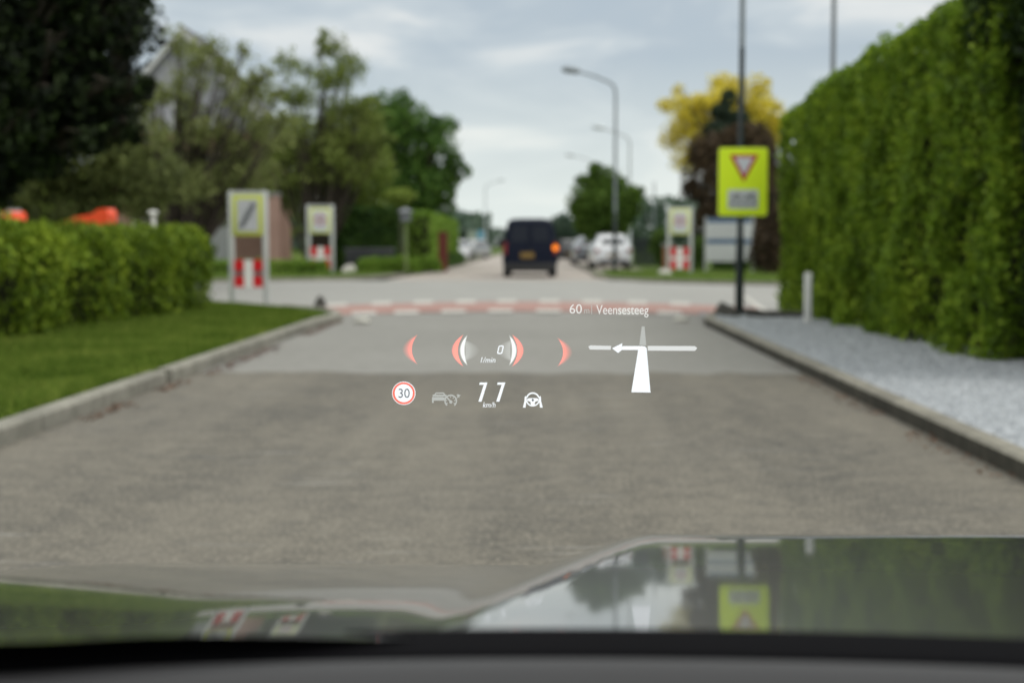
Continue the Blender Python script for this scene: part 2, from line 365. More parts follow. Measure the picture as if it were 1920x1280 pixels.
def hedge(name, path, width, h0, h1, m, label, n, size, seed=1, lump=0.16, round_top=0.2, z0=0.0, group=None, drape=1.0, endround=0.0, scallop=0.0, foot=1.0):
    """clipped hedge along a straight line path=(p,q): inner twig mass plus shell of leaves. p,q in x,y (centre line)"""
    rng = np.random.default_rng(seed); p, q = Vector(path[0]), Vector(path[1]); ln = (q - p).length; d = (q - p) / ln; nn = Vector((d.y, -d.x))
    t = thing(name, (p.x, p.y, z0), label, 'hedge', group)
    A = np.array([2 * h0 * 1.0, 0]); half = width / 2; hm = (h0 + h1) / 2
    # choose a face: two sides, top, two ends
    ar = np.array([ln * hm, ln * hm, ln * width, width * hm, width * hm]); ar /= ar.sum()
    f = rng.choice(5, size=n, p=ar); a = rng.uniform(0, 1, n); b = rng.uniform(0, 1, n)
    s = np.where(f < 3, a * ln, np.where(f == 3, 0, ln)); H = h0 + (h1 - h0) * s / ln
    w = np.where(f == 0, half, np.where(f == 1, -half, np.where(f == 2, (b * 2 - 1) * half, (a * 2 - 1) * half)))
    z = np.where(f == 2, H, b * H)
    ns = np.where(f == 3, -1., np.where(f == 4, 1., 0)); nw = np.where(f == 0, 1., np.where(f == 1, -1., 0)); nz = np.where(f == 2, 1., 0)
    # round the top edges
    e = np.clip((z - (H - round_top)) / max(round_top, .01), 0, 1); pull = round_top * (1 - np.sqrt(np.clip(1 - e ** 2, 0, 1)))
    w = np.where(f < 2, w - np.sign(w) * pull, w); ew = np.clip((np.abs(w) - (half - round_top)) / max(round_top, .01), 0, 1)
    z = np.where(f == 2, z - round_top * (1 - np.sqrt(np.clip(1 - ew ** 2, 0, 1))), z)
    if endround > 0:
        for end, sg in ((0, 1), (ln, -1)):
            dist = np.abs(s - end); ee = np.clip(1 - dist / endround, 0, 1); k = 1 - np.sqrt(np.clip(1 - ee ** 2, 0, 1))
            z = z * (1 - 0.45 * k); w = w * (1 - 0.5 * k)
    w = w * (foot + (1 - foot) * np.clip(z / H, 0, 1) ** .7)
    Q = np.stack([s, w, z], 1)
    lmp = (vnoise(Q * np.array([1, 1, .55 if drape else 1]), 1.4, seed) - .5) * 1.3 + (vnoise(Q * np.array([1, 1, .6]), 3.6, seed + 2) - .5) * .9
    dep = lump * lmp + rng.uniform(-.16, .03, n) * min(1, width) * 1.0 + rng.exponential(0.018, n)
    sc_ = np.abs(np.sin(np.pi * (s + .35 * np.sin(s * 2.3)) / 1.25)) ** .7; dep = dep - scallop * (1 - sc_) * np.where(f == 2, .45, 1)
    if lump > .25: dep = dep - .24 * np.clip((vnoise(Q * np.array([1, 1, .5]), 2.4, seed + 9) - .60) / .14, 0, 1)
    s2 = s + ns * dep; w2 = w + nw * dep; z2 = np.maximum(z + nz * dep, 0.01)
    P = np.stack([d.x * s2 + nn.x * w2, d.y * s2 + nn.y * w2, z2], 1)
    Nn = np.stack([d.x * ns + nn.x * nw, d.y * ns + nn.y * nw, nz + .35], 1); Nn /= np.linalg.norm(Nn, axis=1)[:, None]
    o = bpy.data.objects.new('foliage', leaf_mesh('foliage', P, size, rng, m, Nn, .55, .45)); COL.objects.link(o); o.parent = t
    c = MB(); ins = min(.2, width * .22) + lump * .35 + scallop * .55 + (1 - foot) * half * .7 + (.12 if lump > .25 else 0)
    er = endround * .7; it = min(.2, width * .22) + lump * .4
    ring = lambda ss, H_, kk=1.0: [(d.x * ss + nn.x * w_ * kk, d.y * ss + nn.y * w_ * kk, z_) for w_, z_ in ((half - ins, 0), (half - ins, H_ * .8 - it * .6), (half * .6 - ins * .4, H_ - it), (-half * .6 + ins * .4, H_ - it), (-half + ins, H_ * .8 - it * .6), (-half + ins, 0))]
    c.loft([ring(ins, h0 * (0.6 if endround else 1), .6 if endround else 1), ring(max(ins * 1.5, er), h0), ring(ln - max(ins * 1.5, er), h1), ring(ln - ins, h1 * (.6 if endround else 1), .6 if endround else 1)])
    c.obj('branches', M_TWIG, t)
    return t
M_TWIG = paint('hedge_twigs', (0.03, 0.032, 0.016), 0.95, 0, 0.1, 0.4, 9)

def kerb(name, pts, w, h, m, side=1, z0=-0.04, gap_len=1.0, face=None):
    """kerb stones along a polyline; SIDE says on which side of the line the width lies"""
    P = [Vector((p[0], p[1])) for p in pts]; R_ = []
    for i, p in enumerate(P):
        t = (P[min(i + 1, len(P) - 1)] - P[max(i - 1, 0)]).normalized(); n = Vector((-t.y, t.x)) * side
        b = 0.018
        R_.append([(p.x, p.y, z0), (p.x, p.y, h - b), (p.x + n.x * b, p.y + n.y * b, h), (p.x + n.x * (w - b), p.y + n.y * (w - b), h), (p.x + n.x * w, p.y + n.y * w, h - b), (p.x + n.x * w, p.y + n.y * w, z0)])
    # split into stones with thin joints on straight runs
    mb = MB()
    for i in range(len(R_) - 1):
        seg = (P[i + 1] - P[i]).length; k = max(1, round(seg / gap_len)); j = 0.006 / seg
        for q in range(k):
            a, c = q / k + (j if k > 1 else 0), (q + 1) / k - (j if k > 1 else 0)
            ra = [tuple(Vector(u_).lerp(Vector(v_), a)) for u_, v_ in zip(R_[i], R_[i + 1])]; rc = [tuple(Vector(u_).lerp(Vector(v_), c)) for u_, v_ in zip(R_[i], R_[i + 1])]
            mb.loft([ra, rc])
            if face: mb.mi[-8] = 1            # road-side face: its shade painted in dark, along with dirt and algae
    return struct(mb.obj(name, [m, face] if face else m))

# ================================================================== SETTING: ground, roads, verges, kerbs
sheet('ground', [(-2500, -200), (2500, -200), (2500, 4500), (-2500, 4500)], -0.12, M_LAND)
sheet('crossing_road', [(-90, 20.0), (90, 20.0), (90, 47.6), (-90, 47.6)], -0.010, M_ROAD_X)
_rj = random.Random(9); _edge = [(2.5 - 5.75 * i / 24, 13.25 + _rj.uniform(-.16, .16)) for i in range(25)]
sheet('road', [(-3.25, -12), (2.5, -12)] + _edge, 0.003, M_ROAD_OLD)
sheet('road_section', [(-3.25, 13.0), (2.5, 13.0), (2.5, 22.2), (3.1, 23.2), (3.6, 24.6), (-4.6, 24.6), (-3.9, 23.3), (-3.25, 22.2)], 0.0, M_ROAD_NEW)
sheet('far_road', [(-5.2, 47.6), (2.35, 47.6), (2.1, 60), (2.4, 420), (-4.4, 420), (-4.55, 80), (-4.9, 60)], -0.006, M_FAR)
# red cycle lane across the junction, bulging with the crown of the road
def bow(px): return 7.0 * ((px - 985) / 360.0) ** 2
lo, hi = [], []
for px in (560, 620, 700, 800, 900, 985, 1080, 1180, 1280, 1345, 1420):
    lo.append(G(px, 584 + bow(px) * 1.0)); hi.append(G(px, 566 + bow(px) * 1.05))
sheet('cycle_lane', [(p.x, p.y) for p in lo] + [(p.x, p.y) for p in reversed(hi)], 0.006, M_RED)
mk = MB()
def dash(px, y0, y1, w):
    a = [G(px - w / 2, y1 + bow(px - w / 2)), G(px + w / 2, y1 + bow(px + w / 2)), G(px + w / 2 - 1, y0 + bow(px + w / 2)), G(px - w / 2 + 2, y0 + bow(px - w / 2))]
    mk.add([(p.x, p.y, 0.010) for p in a], [(0, 1, 2, 3)])
for px in (632, 715, 793, 873, 950, 1030, 1110, 1195, 1275): dash(px, 562.5, 568.5, 38)
for px in (682, 762, 850, 938, 1028, 1180, 1255): dash(px, 580, 586.5, 47)
e1, e2, e3, e4 = G(1392, 556), G(1400, 555), G(1447, 588), G(1432, 589)
mk.add([(p.x, p.y, 0.004) for p in (e4, e3, e2, e1)], [(0, 1, 2, 3)])
struct(mk.obj('road_marking', M_PAINT))

# left verge (near)
LV = [G(640, 601), G(634, 595), G(618, 590), G(590, 586), G(540, 582), G(470, 577), G(430, 574), G(390, 569)]
LVp = [(-3.25, -12), (-3.25, 12), (-3.25, 21.0)] + [(p.x, p.y) for p in LV]
verge_poly = [(p[0], p[1]) for p in LVp] + [(-40, 29.5), (-40, -12)]
sheet('grass_verge', verge_poly, 0.085, M_GRASS)
kerb('kerb', [(-3.2, -12), (-3.2, 6), (-3.2, 12.1)], 0.16, 0.115, M_KERB, 1)
kerb('kerb', [(-3.2, 12.3), (-3.2, 21.0)] + [(p.x + .02, p.y) for p in LV[:5]], 0.16, 0.115, M_KERB, 1)
kerb('kerb', [(p.x, p.y) for p in LV[4:]] + [(-40, 29.5)], 0.12, 0.09, M_KERB, 1)
# right gravel strip
RV = [(2.46, 21.2), (2.58, 22.2), (2.85, 23.0), (3.1, 23.35)]
grav = [(2.46, -12)] + RV + [(4.5, 23.6), (7, 24.2), (30, 25), (30, -12)]
sheet('gravel_strip', grav, 0.075, M_GRAVEL)
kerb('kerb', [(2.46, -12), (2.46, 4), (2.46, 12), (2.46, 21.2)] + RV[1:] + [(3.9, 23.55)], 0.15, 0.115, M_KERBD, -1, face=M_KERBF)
s1 = [G(1338, 605), G(1345, 592), G(1380, 584), G(1425, 590), G(1432, 604)]
sheet('soil', [(p.x, p.y) for p in s1], 0.082, M_SOIL)
# leaf litter in the gutters
def litter(name, pts, n, seed, m, spread=.09):
    rng = np.random.default_rng(seed); P = []
    for _ in range(n):
        i = rng.integers(len(pts) - 1); a = np.array(pts[i]); b = np.array(pts[i + 1]); t = rng.uniform(); q = a + (b - a) * t
        P.append((q[0] + rng.normal() * spread, q[1] + rng.normal() * .12, .008 + abs(rng.normal()) * .008))
    P = np.array(P); k = vnoise(P * np.array([.2, 1, 1]), 1.1, seed) > .42; P = P[k]
    o = bpy.data.objects.new(name, leaf_mesh(name, P, .035, rng, m, np.tile([0, 0, 1.], (len(P), 1)), .6, 1.2)); COL.objects.link(o); return struct(o, 'stuff')
M_LITTER = leafmat('dead_leaves', (0.03, 0.017, 0.010), (0.075, 0.036, 0.02), (0.14, 0.065, 0.036), .1)
litter('leaf_litter', [(-3.06, 5), (-3.09, 13)], 900, 3, M_LITTER, .04)
litter('leaf_litter', [(-3.05, 13), (-3.1, 22)], 900, 4, M_LITTER, .05)
litter('leaf_litter', [(2.36, 7), (2.36, 14)], 350, 5, M_LITTER, .05)
# far verges
FL = [G(400, 529), G(520, 527), G(640, 525), G(700, 522), G(760, 516), G(820, 507), G(860, 497), G(893, 486)]
FLp = [(-70, FL[0].y - 1.5)] + [(p.x, p.y) for p in FL] + [(-4.4, 160), (-4.4, 400)]
sheet('far_verge', FLp + [(-70, 400)], 0.07, M_FARGRASS)
kerb('kerb', FLp, 0.15, 0.09, M_KERBD, 1, gap_len=4)
FR = [G(1108, 512), G(1112, 519), G(1140, 524), G(1220, 529), G(1320, 532), G(1460, 535)]
FRp = [(2.35, 400), (2.2, 80)] + [(p.x, p.y) for p in FR] + [(70, FR[-1].y - 3)]
sheet('far_verge', FRp + [(70, 400)], 0.07, M_FARGRASS)
kerb('kerb', FRp, 0.15, 0.09, M_KERBD, 1, gap_len=4)
sheet('parking_bay', [(2.4, 58), (4.6, 58), (4.6, 130), (2.4, 130)], 0.076, M_FAR)

# grass blades of the near verge
def blades(name, n, seed, region, zz, m, h=.06, keep=None):
    rng = np.random.default_rng(seed); x = rng.uniform(region[0], region[1], n); y = rng.uniform(region[2], region[3], n)
    k = np.ones(n, bool) if keep is None else keep(x, y); x, y = x[k], y[k]; n = len(x)
    hh = h * (0.5 + 1.1 * vnoise(np.stack([x, y, x * 0], 1), 1.6, seed)) * rng.uniform(.6, 1.3, n); a = rng.uniform(0, 6.28, n); w = .006 + .004 * rng.uniform(size=n)
    lean = rng.normal(size=(n, 2)) * .45
    V = np.empty((n, 3, 3)); V[:, 0] = np.stack([x - np.cos(a) * w, y - np.sin(a) * w, 0 * x + zz], 1); V[:, 1] = np.stack([x + np.cos(a) * w, y + np.sin(a) * w, 0 * x + zz], 1)
    V[:, 2] = np.stack([x + lean[:, 0] * hh, y + lean[:, 1] * hh, zz + hh], 1)
    me = bpy.data.meshes.new(name); me.vertices.add(n * 3); me.vertices.foreach_set('co', V.ravel()); me.loops.add(n * 3); me.loops.foreach_set('vertex_index', np.arange(n * 3, dtype=np.int32))
    me.polygons.add(n); me.polygons.foreach_set('loop_start', np.arange(n, dtype=np.int32) * 3); me.materials.append(m); me.update(calc_edges=True); me.validate()
    o = bpy.data.objects.new(name, me); COL.objects.link(o); return struct(o, 'stuff')
M_BLADE = leafmat('grass_blades', (0.034, 0.06, 0.010), (0.084, 0.132, 0.02), (0.19, 0.22, 0.05), .3, 1.1, 0.0)
_lv = [(p.x, p.y) for p in LV]
def in_verge(x, y):
    lim = np.where(y < 22.5, -3.4, np.interp(y, [22.5, 23.2, 24.5, 26.5, 28], [-3.45, -3.8, -4.4, -5.8, -7.5])); return x < lim
blades('grass', 130000, 11, (-7.6, -3.38, 6.5, 27), .085, M_BLADE, .055, in_verge)
M_FBLADE = leafmat('far_grass_blades', (0.05, 0.09, 0.015), (0.10, 0.16, 0.03), (0.2, 0.24, 0.07), .3, .5)
blades('grass', 30000, 12, (2.6, 12, 43, 58), .07, M_FBLADE, .13, lambda x, y: y > np.interp(x, [2.4, 3, 4.8, 7, 12], [52, 49, 44.8, 42, 41.5]))
blades('grass', 22000, 13, (-14, -5, 46, 54), .07, M_FBLADE, .11, lambda x, y: y > np.interp(x, [-14, -10.5, -6.75, -5.9, -5.2], [46, 46.3, 49, 51.5, 56]))
# pebbles
def pebbles(name, n, seed, region, zz, m, size=.022):
    rng = np.random.default_rng(seed); x = rng.uniform(region[0], region[1], n); y = region[2] + (region[3] - region[2]) * rng.uniform(0, 1, n) ** 1.4
    base = np.array([(1, 0, 0), (-.5, .87, 0), (-.5, -.87, 0), (.3, .2, .75), (-.4, -.1, .6)]); F = np.array([(0, 1, 3), (1, 4, 3), (1, 2, 4), (2, 0, 3), (2, 3, 4)])
    s = size * rng.uniform(.5, 1.3, (n, 1, 1)); J = base[None] + rng.normal(size=(n, 5, 3)) * .22; a = rng.uniform(0, 6.28, n); c, si = np.cos(a)[:, None], np.sin(a)[:, None]
    V = J * s; X = V[:, :, 0] * c - V[:, :, 1] * si; Y = V[:, :, 0] * si + V[:, :, 1] * c; V = np.stack([X + x[:, None], Y + y[:, None], V[:, :, 2] + zz], 2).reshape(-1, 3)
    I = (np.arange(n)[:, None, None] * 5 + F[None]).reshape(-1).astype(np.int32)
    me = bpy.data.meshes.new(name); me.vertices.add(n * 5); me.vertices.foreach_set('co', V.ravel()); me.loops.add(len(I)); me.loops.foreach_set('vertex_index', I)
    me.polygons.add(n * 5); me.polygons.foreach_set('loop_start', np.arange(n * 5, dtype=np.int32) * 3); me.materials.append(m); me.update(calc_edges=True); me.validate()
    o = bpy.data.objects.new(name, me); COL.objects.link(o); return struct(o, 'stuff')
def stone_mat(name, a, b_, c_):
    m = mat_new(name); b = NB(m); g = b.n('ShaderNodeNewGeometry'); c = b.ramp(g.outputs['Random Per Island'], [(0, a), (.5, b_), (1, c_)]); b.out(b.bsdf(c, .8, 0, .3)); return m
pebbles('gravel', 60000, 21, (2.62, 4.8, 6.5, 23.3), .072, stone_mat('gravel_stones', (.25, .27, .29), (.345, .37, .40), (.44, .465, .495)))

# ================================================================== HEDGES
M_HR = leafmat('beech_leaves', (0.034, 0.06, 0.007), (0.106, 0.178, 0.014), (0.27, 0.355, 0.036), .38, 1.0)
hedge('tall_hedge', ((5.19, 13.7), (5.03, 24.9)), 1.7, 3.92, 3.42, M_HR, 'tall clipped green hedge wall along the pale gravel strip on the right', 110000, .09, 5, .27, .28, .06)
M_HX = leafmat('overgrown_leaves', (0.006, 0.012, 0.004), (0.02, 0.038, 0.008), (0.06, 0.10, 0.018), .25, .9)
M_HL = leafmat('privet_leaves', (0.024, 0.044, 0.005), (0.09, 0.144, 0.011), (0.24, 0.31, 0.03), .3, .9)
hedge('low_hedge', ((-7.75, 6), (-6.48, 24.7)), 2.2, 1.24, 1.38, M_HL, 'bright green waist-high hedge with lumpy face above the left grass verge', 60000, .095, 6, .17, .45, .08, endround=1.1, scallop=.34, foot=.74)
M_HD = leafmat('dark_privet_leaves', (0.02, 0.05, 0.008), (0.045, 0.095, 0.014), (0.09, 0.15, 0.025), .3, .9)
q = G(385, 571)
hedge('shrub', ((q.x - .4, 25.2), (q.x + .35, 25.4)), .9, .95, .85, M_HD, 'small rounded dark shrub at the far end of the low left hedge', 4500, .075, 7, .16, .3, .08, endround=.35)
H_DK = leafmat('conifer_hedge_leaves', (0.012, 0.03, 0.008), (0.03, 0.065, 0.014), (0.075, 0.125, 0.022), .25, .8)
H_LT = leafmat('pale_green_hedge_leaves', (0.05, 0.10, 0.012), (0.11, 0.19, 0.025), (0.19, 0.28, 0.045), .3, .5)  # lighter green leaf colour of the pale clipped hedges
hedge('clipped_hedge', ((-8.45, 59), (-5.75, 59)), 1.2, 2.65, 2.65, H_DK, 'dark clipped hedge block behind the second left signboard', 12000, .15, 8, .12, .15, .07)
hedge('clipped_hedge', ((-5.25, 62), (-5.2, 82)), 1.1, 2.55, 2.5, H_LT, 'tall light green clipped hedge running along the far road beside the red panel', 14000, .17, 9, .12, .2, .07)
hedge('box_hedge', ((-13.2, 52.5), (-7.9, 52.5)), .7, .5, .5, H_LT, 'knee-high box hedge behind the two left signboards', 6000, .11, 10, .06, .1, .07)
hedge('box_hedge', ((-7.0, 55), (-4.85, 56)), 1.1, .62, .55, H_LT, 'low mounded hedge in front of the black bin chest', 6000, .11, 11, .1, .2, .07, endround=.5)
hedge('box_hedge', ((-4.85, 58.5), (-4.6, 60.0)), 1.1, .62, .6, H_LT, 'round clipped ball of hedge at the foot of the tall light green hedge', 4500, .11, 12, .1, .3, .07, endround=.7)
hedge('box_hedge', ((-4.95, 68), (-4.95, 86)), .9, .75, .6, H_DK, 'low hedge at the road edge in front of the white car', 5000, .14, 13, .1, .2, .07, endround=.5)

# ================================================================== TREES
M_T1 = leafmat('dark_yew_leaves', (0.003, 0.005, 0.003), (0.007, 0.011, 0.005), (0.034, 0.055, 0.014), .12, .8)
def px_blob(px, py, Y, rpx, rpz=None, ry=None):
    p = AT(px, py, Y); k = Y / FPX; return (p.x, p.y, p.z, rpx * k, ry or rpx * k * .9, (rpz or rpx) * k)
def base_at(px, Y, z=.05): p = AT(px, 458, Y); return (p.x, Y, z)
def fan_blobs(cx, cy, rx, ry, n, r0, r1, Y, seed):        # many small leaf sprays through an elliptical crown outline
    rd = random.Random(seed); o = []
    for i in range(n):
        a = 2.39996 * i + rd.uniform(-.3, .3); q = math.sqrt((i + .5) / n) * rd.uniform(.9, 1.12); rr = rd.uniform(r0, r1)
        o.append(px_blob(cx + math.cos(a) * q * (rx - rr * .5), cy + math.sin(a) * q * (ry - rr * .5), Y + rd.uniform(-1, 1) * rx * Y / FPX * .5, rr, rr * rd.uniform(.7, 1.1)))
    return o
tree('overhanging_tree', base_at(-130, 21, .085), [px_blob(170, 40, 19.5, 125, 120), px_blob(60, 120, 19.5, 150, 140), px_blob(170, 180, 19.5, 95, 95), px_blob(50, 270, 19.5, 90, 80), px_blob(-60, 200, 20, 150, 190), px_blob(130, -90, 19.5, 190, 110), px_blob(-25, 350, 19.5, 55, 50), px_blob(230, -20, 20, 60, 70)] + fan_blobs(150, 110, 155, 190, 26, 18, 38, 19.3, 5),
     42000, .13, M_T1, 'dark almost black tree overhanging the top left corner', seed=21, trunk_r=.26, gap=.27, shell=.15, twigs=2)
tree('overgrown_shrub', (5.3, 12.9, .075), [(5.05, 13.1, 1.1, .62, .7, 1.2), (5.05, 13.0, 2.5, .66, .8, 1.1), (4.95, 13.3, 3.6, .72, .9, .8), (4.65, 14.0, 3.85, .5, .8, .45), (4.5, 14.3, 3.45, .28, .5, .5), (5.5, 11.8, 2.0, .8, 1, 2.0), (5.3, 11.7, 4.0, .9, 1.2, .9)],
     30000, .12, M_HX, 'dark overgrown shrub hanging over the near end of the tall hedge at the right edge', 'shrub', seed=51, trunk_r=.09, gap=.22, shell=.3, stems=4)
M_T2 = leafmat('olive_leaves', (0.07, 0.084, 0.03), (0.14, 0.165, 0.056), (0.24, 0.265, 0.10), .4, .6)
tree('multi_stem_tree', base_at(325, 38), fan_blobs(395, 225, 150, 170, 44, 20, 44, 38, 3) + fan_blobs(490, 225, 60, 95, 9, 18, 30, 39, 31) + [px_blob(360, 340, 38, 80, 50), px_blob(460, 330, 38, 70, 50), px_blob(280, 300, 38, 50, 60)],
     9800, .15, M_T2, 'sparse grey-olive tree with dark fanning stems left of the house gable', seed=22, trunk_r=.11, gap=.50, gscale=1.6, stems=6, twigs=0, shell=.1)
M_T6B = leafmat('ash_leaves', (0.05, 0.072, 0.016), (0.12, 0.155, 0.036), (0.21, 0.25, 0.065), .35, .6)
tree('sparse_tree', base_at(590, 58), fan_blobs(600, 230, 118, 150, 38, 20, 40, 58, 8) + fan_blobs(690, 245, 55, 70, 12, 18, 30, 59, 33) + [px_blob(560, 310, 58, 70, 55), px_blob(650, 290, 58, 70, 60), px_blob(605, 75, 58, 15, 26)],
     11000, .19, M_T6B, 'tall thin-topped olive tree with ragged twigs in front of the green tree', seed=23, trunk_r=.11, gap=.46, gscale=1.5, stems=5, twigs=0, shell=.1)
M_T4 = leafmat('dull_leaves', (0.035, 0.044, 0.014), (0.075, 0.092, 0.028), (0.13, 0.155, 0.045), .25, .6)
tree('dark_understory_tree', base_at(170, 31), [px_blob(60, 300, 31, 110, 110), px_blob(170, 290, 31, 110, 110), px_blob(260, 330, 31, 90, 80), px_blob(110, 380, 31, 110, 60), px_blob(210, 210, 31, 70, 70)],
     15000, .15, M_T4, 'dull brownish-green tree filling the shade above the left hedge', seed=24, trunk_r=.14, gap=.36, stems=4)
tree('dark_understory_tree', base_at(330, 43), [px_blob(300, 370, 43, 80, 60), px_blob(390, 375, 43, 70, 50), px_blob(330, 420, 43, 60, 40)], 6000, .19, M_T4, 'dull bush mass at the foot of the sparse grey-olive tree', seed=25, trunk_r=.1, gap=.36, stems=3)
M_T5 = leafmat('maple_leaves', (0.018, 0.045, 0.009), (0.048, 0.10, 0.018), (0.11, 0.19, 0.035), .25, .6)
tree('broadleaf_tree', base_at(765, 76), [px_blob(760, 250, 76, 65, 65), px_blob(810, 290, 76, 52, 65), px_blob(720, 230, 76, 55, 55), px_blob(770, 350, 76, 80, 60), px_blob(825, 345, 76, 38, 50), px_blob(710, 330, 76, 60, 75)] + fan_blobs(770, 300, 112, 135, 22, 16, 30, 76, 6),
     17000, .27, M_T5, 'full dark green broadleaf tree left of the far road', seed=26, trunk_r=.25, gap=.28)
M_T6 = leafmat('hazel_leaves', (0.05, 0.075, 0.014), (0.12, 0.165, 0.032), (0.20, 0.26, 0.055), .33, .6)
tree('broadleaf_tree', base_at(630, 61), [px_blob(560, 330, 61, 70, 70), px_blob(600, 300, 61, 75, 70), px_blob(670, 320, 61, 70, 75), px_blob(590, 370, 61, 60, 50), px_blob(650, 240, 61, 60, 55), px_blob(685, 390, 61, 50, 40)],
     12000, .23, M_T6, 'mid-green spreading tree behind the second left signboard', seed=27, trunk_r=.2, gap=.34)
M_T7 = leafmat('lime_leaves', (0.07, 0.11, 0.02), (0.14, 0.19, 0.035), (0.22, 0.27, 0.06), .3, .6)
tree('standard_tree', base_at(752, 57), [px_blob(748, 366, 57, 31, 15), px_blob(748, 378, 57, 24, 10)], 1500, .13, M_T7, 'little umbrella-shaped lime-green tree with a bare stem between the clipped hedges', seed=28, trunk_r=.05, gap=.25)
M_T8 = leafmat('round_tree_leaves', (0.025, 0.05, 0.009), (0.06, 0.11, 0.018), (0.12, 0.19, 0.035), .25, .6)
tree('round_tree', base_at(1130, 72), [px_blob(1132, 385, 72, 62, 58), px_blob(1100, 395, 72, 36, 40), px_blob(1168, 385, 72, 36, 42), px_blob(1130, 345, 72, 38, 34), px_blob(1115, 425, 72, 34, 28), px_blob(1155, 420, 72, 36, 26)] + fan_blobs(1132, 378, 72, 74, 16, 8, 16, 72, 7),
     14500, .23, M_T8, 'round-crowned street tree standing behind the white parked car', seed=29, trunk_r=.14, gap=.1, shell=.3)
M_GOLD = leafmat('golden_leaves', (0.30, 0.25, 0.025), (0.50, 0.43, 0.05), (0.64, 0.57, 0.11), .4, .7)
tree('golden_tree', base_at(1370, 72), fan_blobs(1362, 232, 122, 92, 34, 17, 32, 72, 4) + fan_blobs(1362, 228, 128, 98, 22, 8, 14, 72, 14) + [px_blob(1285, 300, 72, 30, 30), px_blob(1300, 245, 72, 46, 44), px_blob(1420, 220, 72, 50, 44), px_blob(1350, 195, 72, 46, 34), px_blob(1455, 240, 72, 30, 44)],
     18000, .19, M_GOLD, 'golden yellow tree rising behind the dark copper tree', seed=30, trunk_r=.10, gap=.33, gscale=2.2, shell=.0, twigs=0)
M_COP = leafmat('copper_leaves', (0.018, 0.014, 0.009), (0.045, 0.032, 0.020), (0.10, 0.068, 0.036), .2, .6)
tree('copper_tree', base_at(1372, 63), [px_blob(1345, 330, 63, 62, 75), px_blob(1405, 330, 63, 66, 80), px_blob(1330, 285, 63, 42, 38), px_blob(1380, 420, 63, 75, 62), px_blob(1440, 400, 63, 45, 90), px_blob(1400, 270, 63, 52, 45)] + fan_blobs(1375, 350, 95, 130, 20, 14, 26, 63, 9),
     20000, .22, M_COP, 'dark copper-brown tree behind the yellow give-way signboard', seed=31, trunk_r=.2, gap=.24)
M_PINE = leafmat('pine_needles', (0.010, 0.018, 0.012), (0.022, 0.036, 0.022), (0.045, 0.065, 0.04), .15, .6)
tree('pine_tree', base_at(1368, 66), [px_blob(1366, 186, 66, 14, 22), px_blob(1352, 210, 66, 20, 16), px_blob(1382, 222, 66, 24, 16), px_blob(1352, 245, 66, 34, 20), px_blob(1395, 255, 66, 34, 20), px_blob(1366, 285, 66, 44, 25)], 6000, .2, M_PINE, 'dark conifer tip poking up in front of the golden tree', seed=32, trunk_r=.12, gap=.34)
M_BUSH = leafmat('bush_leaves', (0.02, 0.045, 0.01), (0.05, 0.09, 0.018), (0.10, 0.15, 0.03), .25, .6)
tree('bush', base_at(1243, 62), [px_blob(1238, 455, 62, 22, 26), px_blob(1250, 480, 62, 22, 26)], 2500, .18, M_BUSH, 'round green bush behind the right signboard posts', 'bush', seed=33, trunk_r=.05, gap=.2, stems=3)
tree('bush', base_at(1315, 60), [px_blob(1312, 470, 60, 18, 28), px_blob(1308, 495, 60, 16, 18)], 1800, .17, M_BUSH, 'green bush between the right signboard and the white information board', 'bush', seed=34, trunk_r=.05, gap=.2, stems=3)
hedge('dark_hedge', (( AT(1340, 500, 58).x, 58), (AT(1400, 500, 58).x, 58)), .8, .62, .62, H_DK, 'dark low hedge under the white information board', 3000, .13, 35, .08, .1, .07)
tree('bush', base_at(1440, 52), [px_blob(1440, 470, 52, 36, 60), px_blob(1455, 430, 52, 26, 60)], 3500, .17, M_COP, 'dark brown bush between the information board and the tall hedge', 'bush', seed=36, trunk_r=.06, gap=.2, stems=3)
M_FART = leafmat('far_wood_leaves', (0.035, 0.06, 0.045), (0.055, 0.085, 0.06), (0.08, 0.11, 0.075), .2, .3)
tree('distant_tree', base_at(1055, 150), [px_blob(1055, 425, 150, 24, 26), px_blob(1035, 440, 150, 20, 20), px_blob(1080, 435, 150, 26, 26), px_blob(1070, 465, 150, 30, 18)], 3000, .5, M_FART, 'bluish green distant tree just right of the van', seed=37, trunk_r=.2, gap=.15)
tree('distant_tree', base_at(886, 135), [px_blob(884, 448, 135, 11, 11), px_blob(893, 455, 135, 11, 9)], 700, .4, M_FART, 'small distant tree below the far billboard', seed=38, trunk_r=.1, gap=.15)
tree('distant_tree', base_at(850, 120), [px_blob(846, 450, 120, 12, 7), px_blob(856, 455, 120, 8, 6)], 600, .35, M_T5, 'low dark distant tree above the white parked car', seed=39, trunk_r=.1, gap=.15)
def wood(name, x0, x1, Y, h, n, seed, m=M_FART):
    rng = np.random.default_rng(seed); x = rng.uniform(x0, x1, n); y = Y + rng.normal(size=n) * 6
    H = h * (.55 + .8 * vnoise(np.stack([x, x * 0, x * 0], 1), .09, seed)); z = H * rng.uniform(0, 1, n) ** .7
    P = np.stack([x, y, z], 1); o = bpy.data.objects.new(name, leaf_mesh(name, P, 1.6, rng, m)); COL.objects.link(o); return struct(o, 'stuff')
wood('far_wood', -140, -8, 230, 7, 9000, 41); wood('far_wood', 8, 150, 210, 6.5, 9000, 42); wood('far_wood', -60, 60, 520, 6, 6000, 43)
wood('far_wood', -75, -18, 95, 5.5, 8000, 44, M_T6); wood('far_wood', 14, 80, 95, 5, 7000, 45, M_T6)

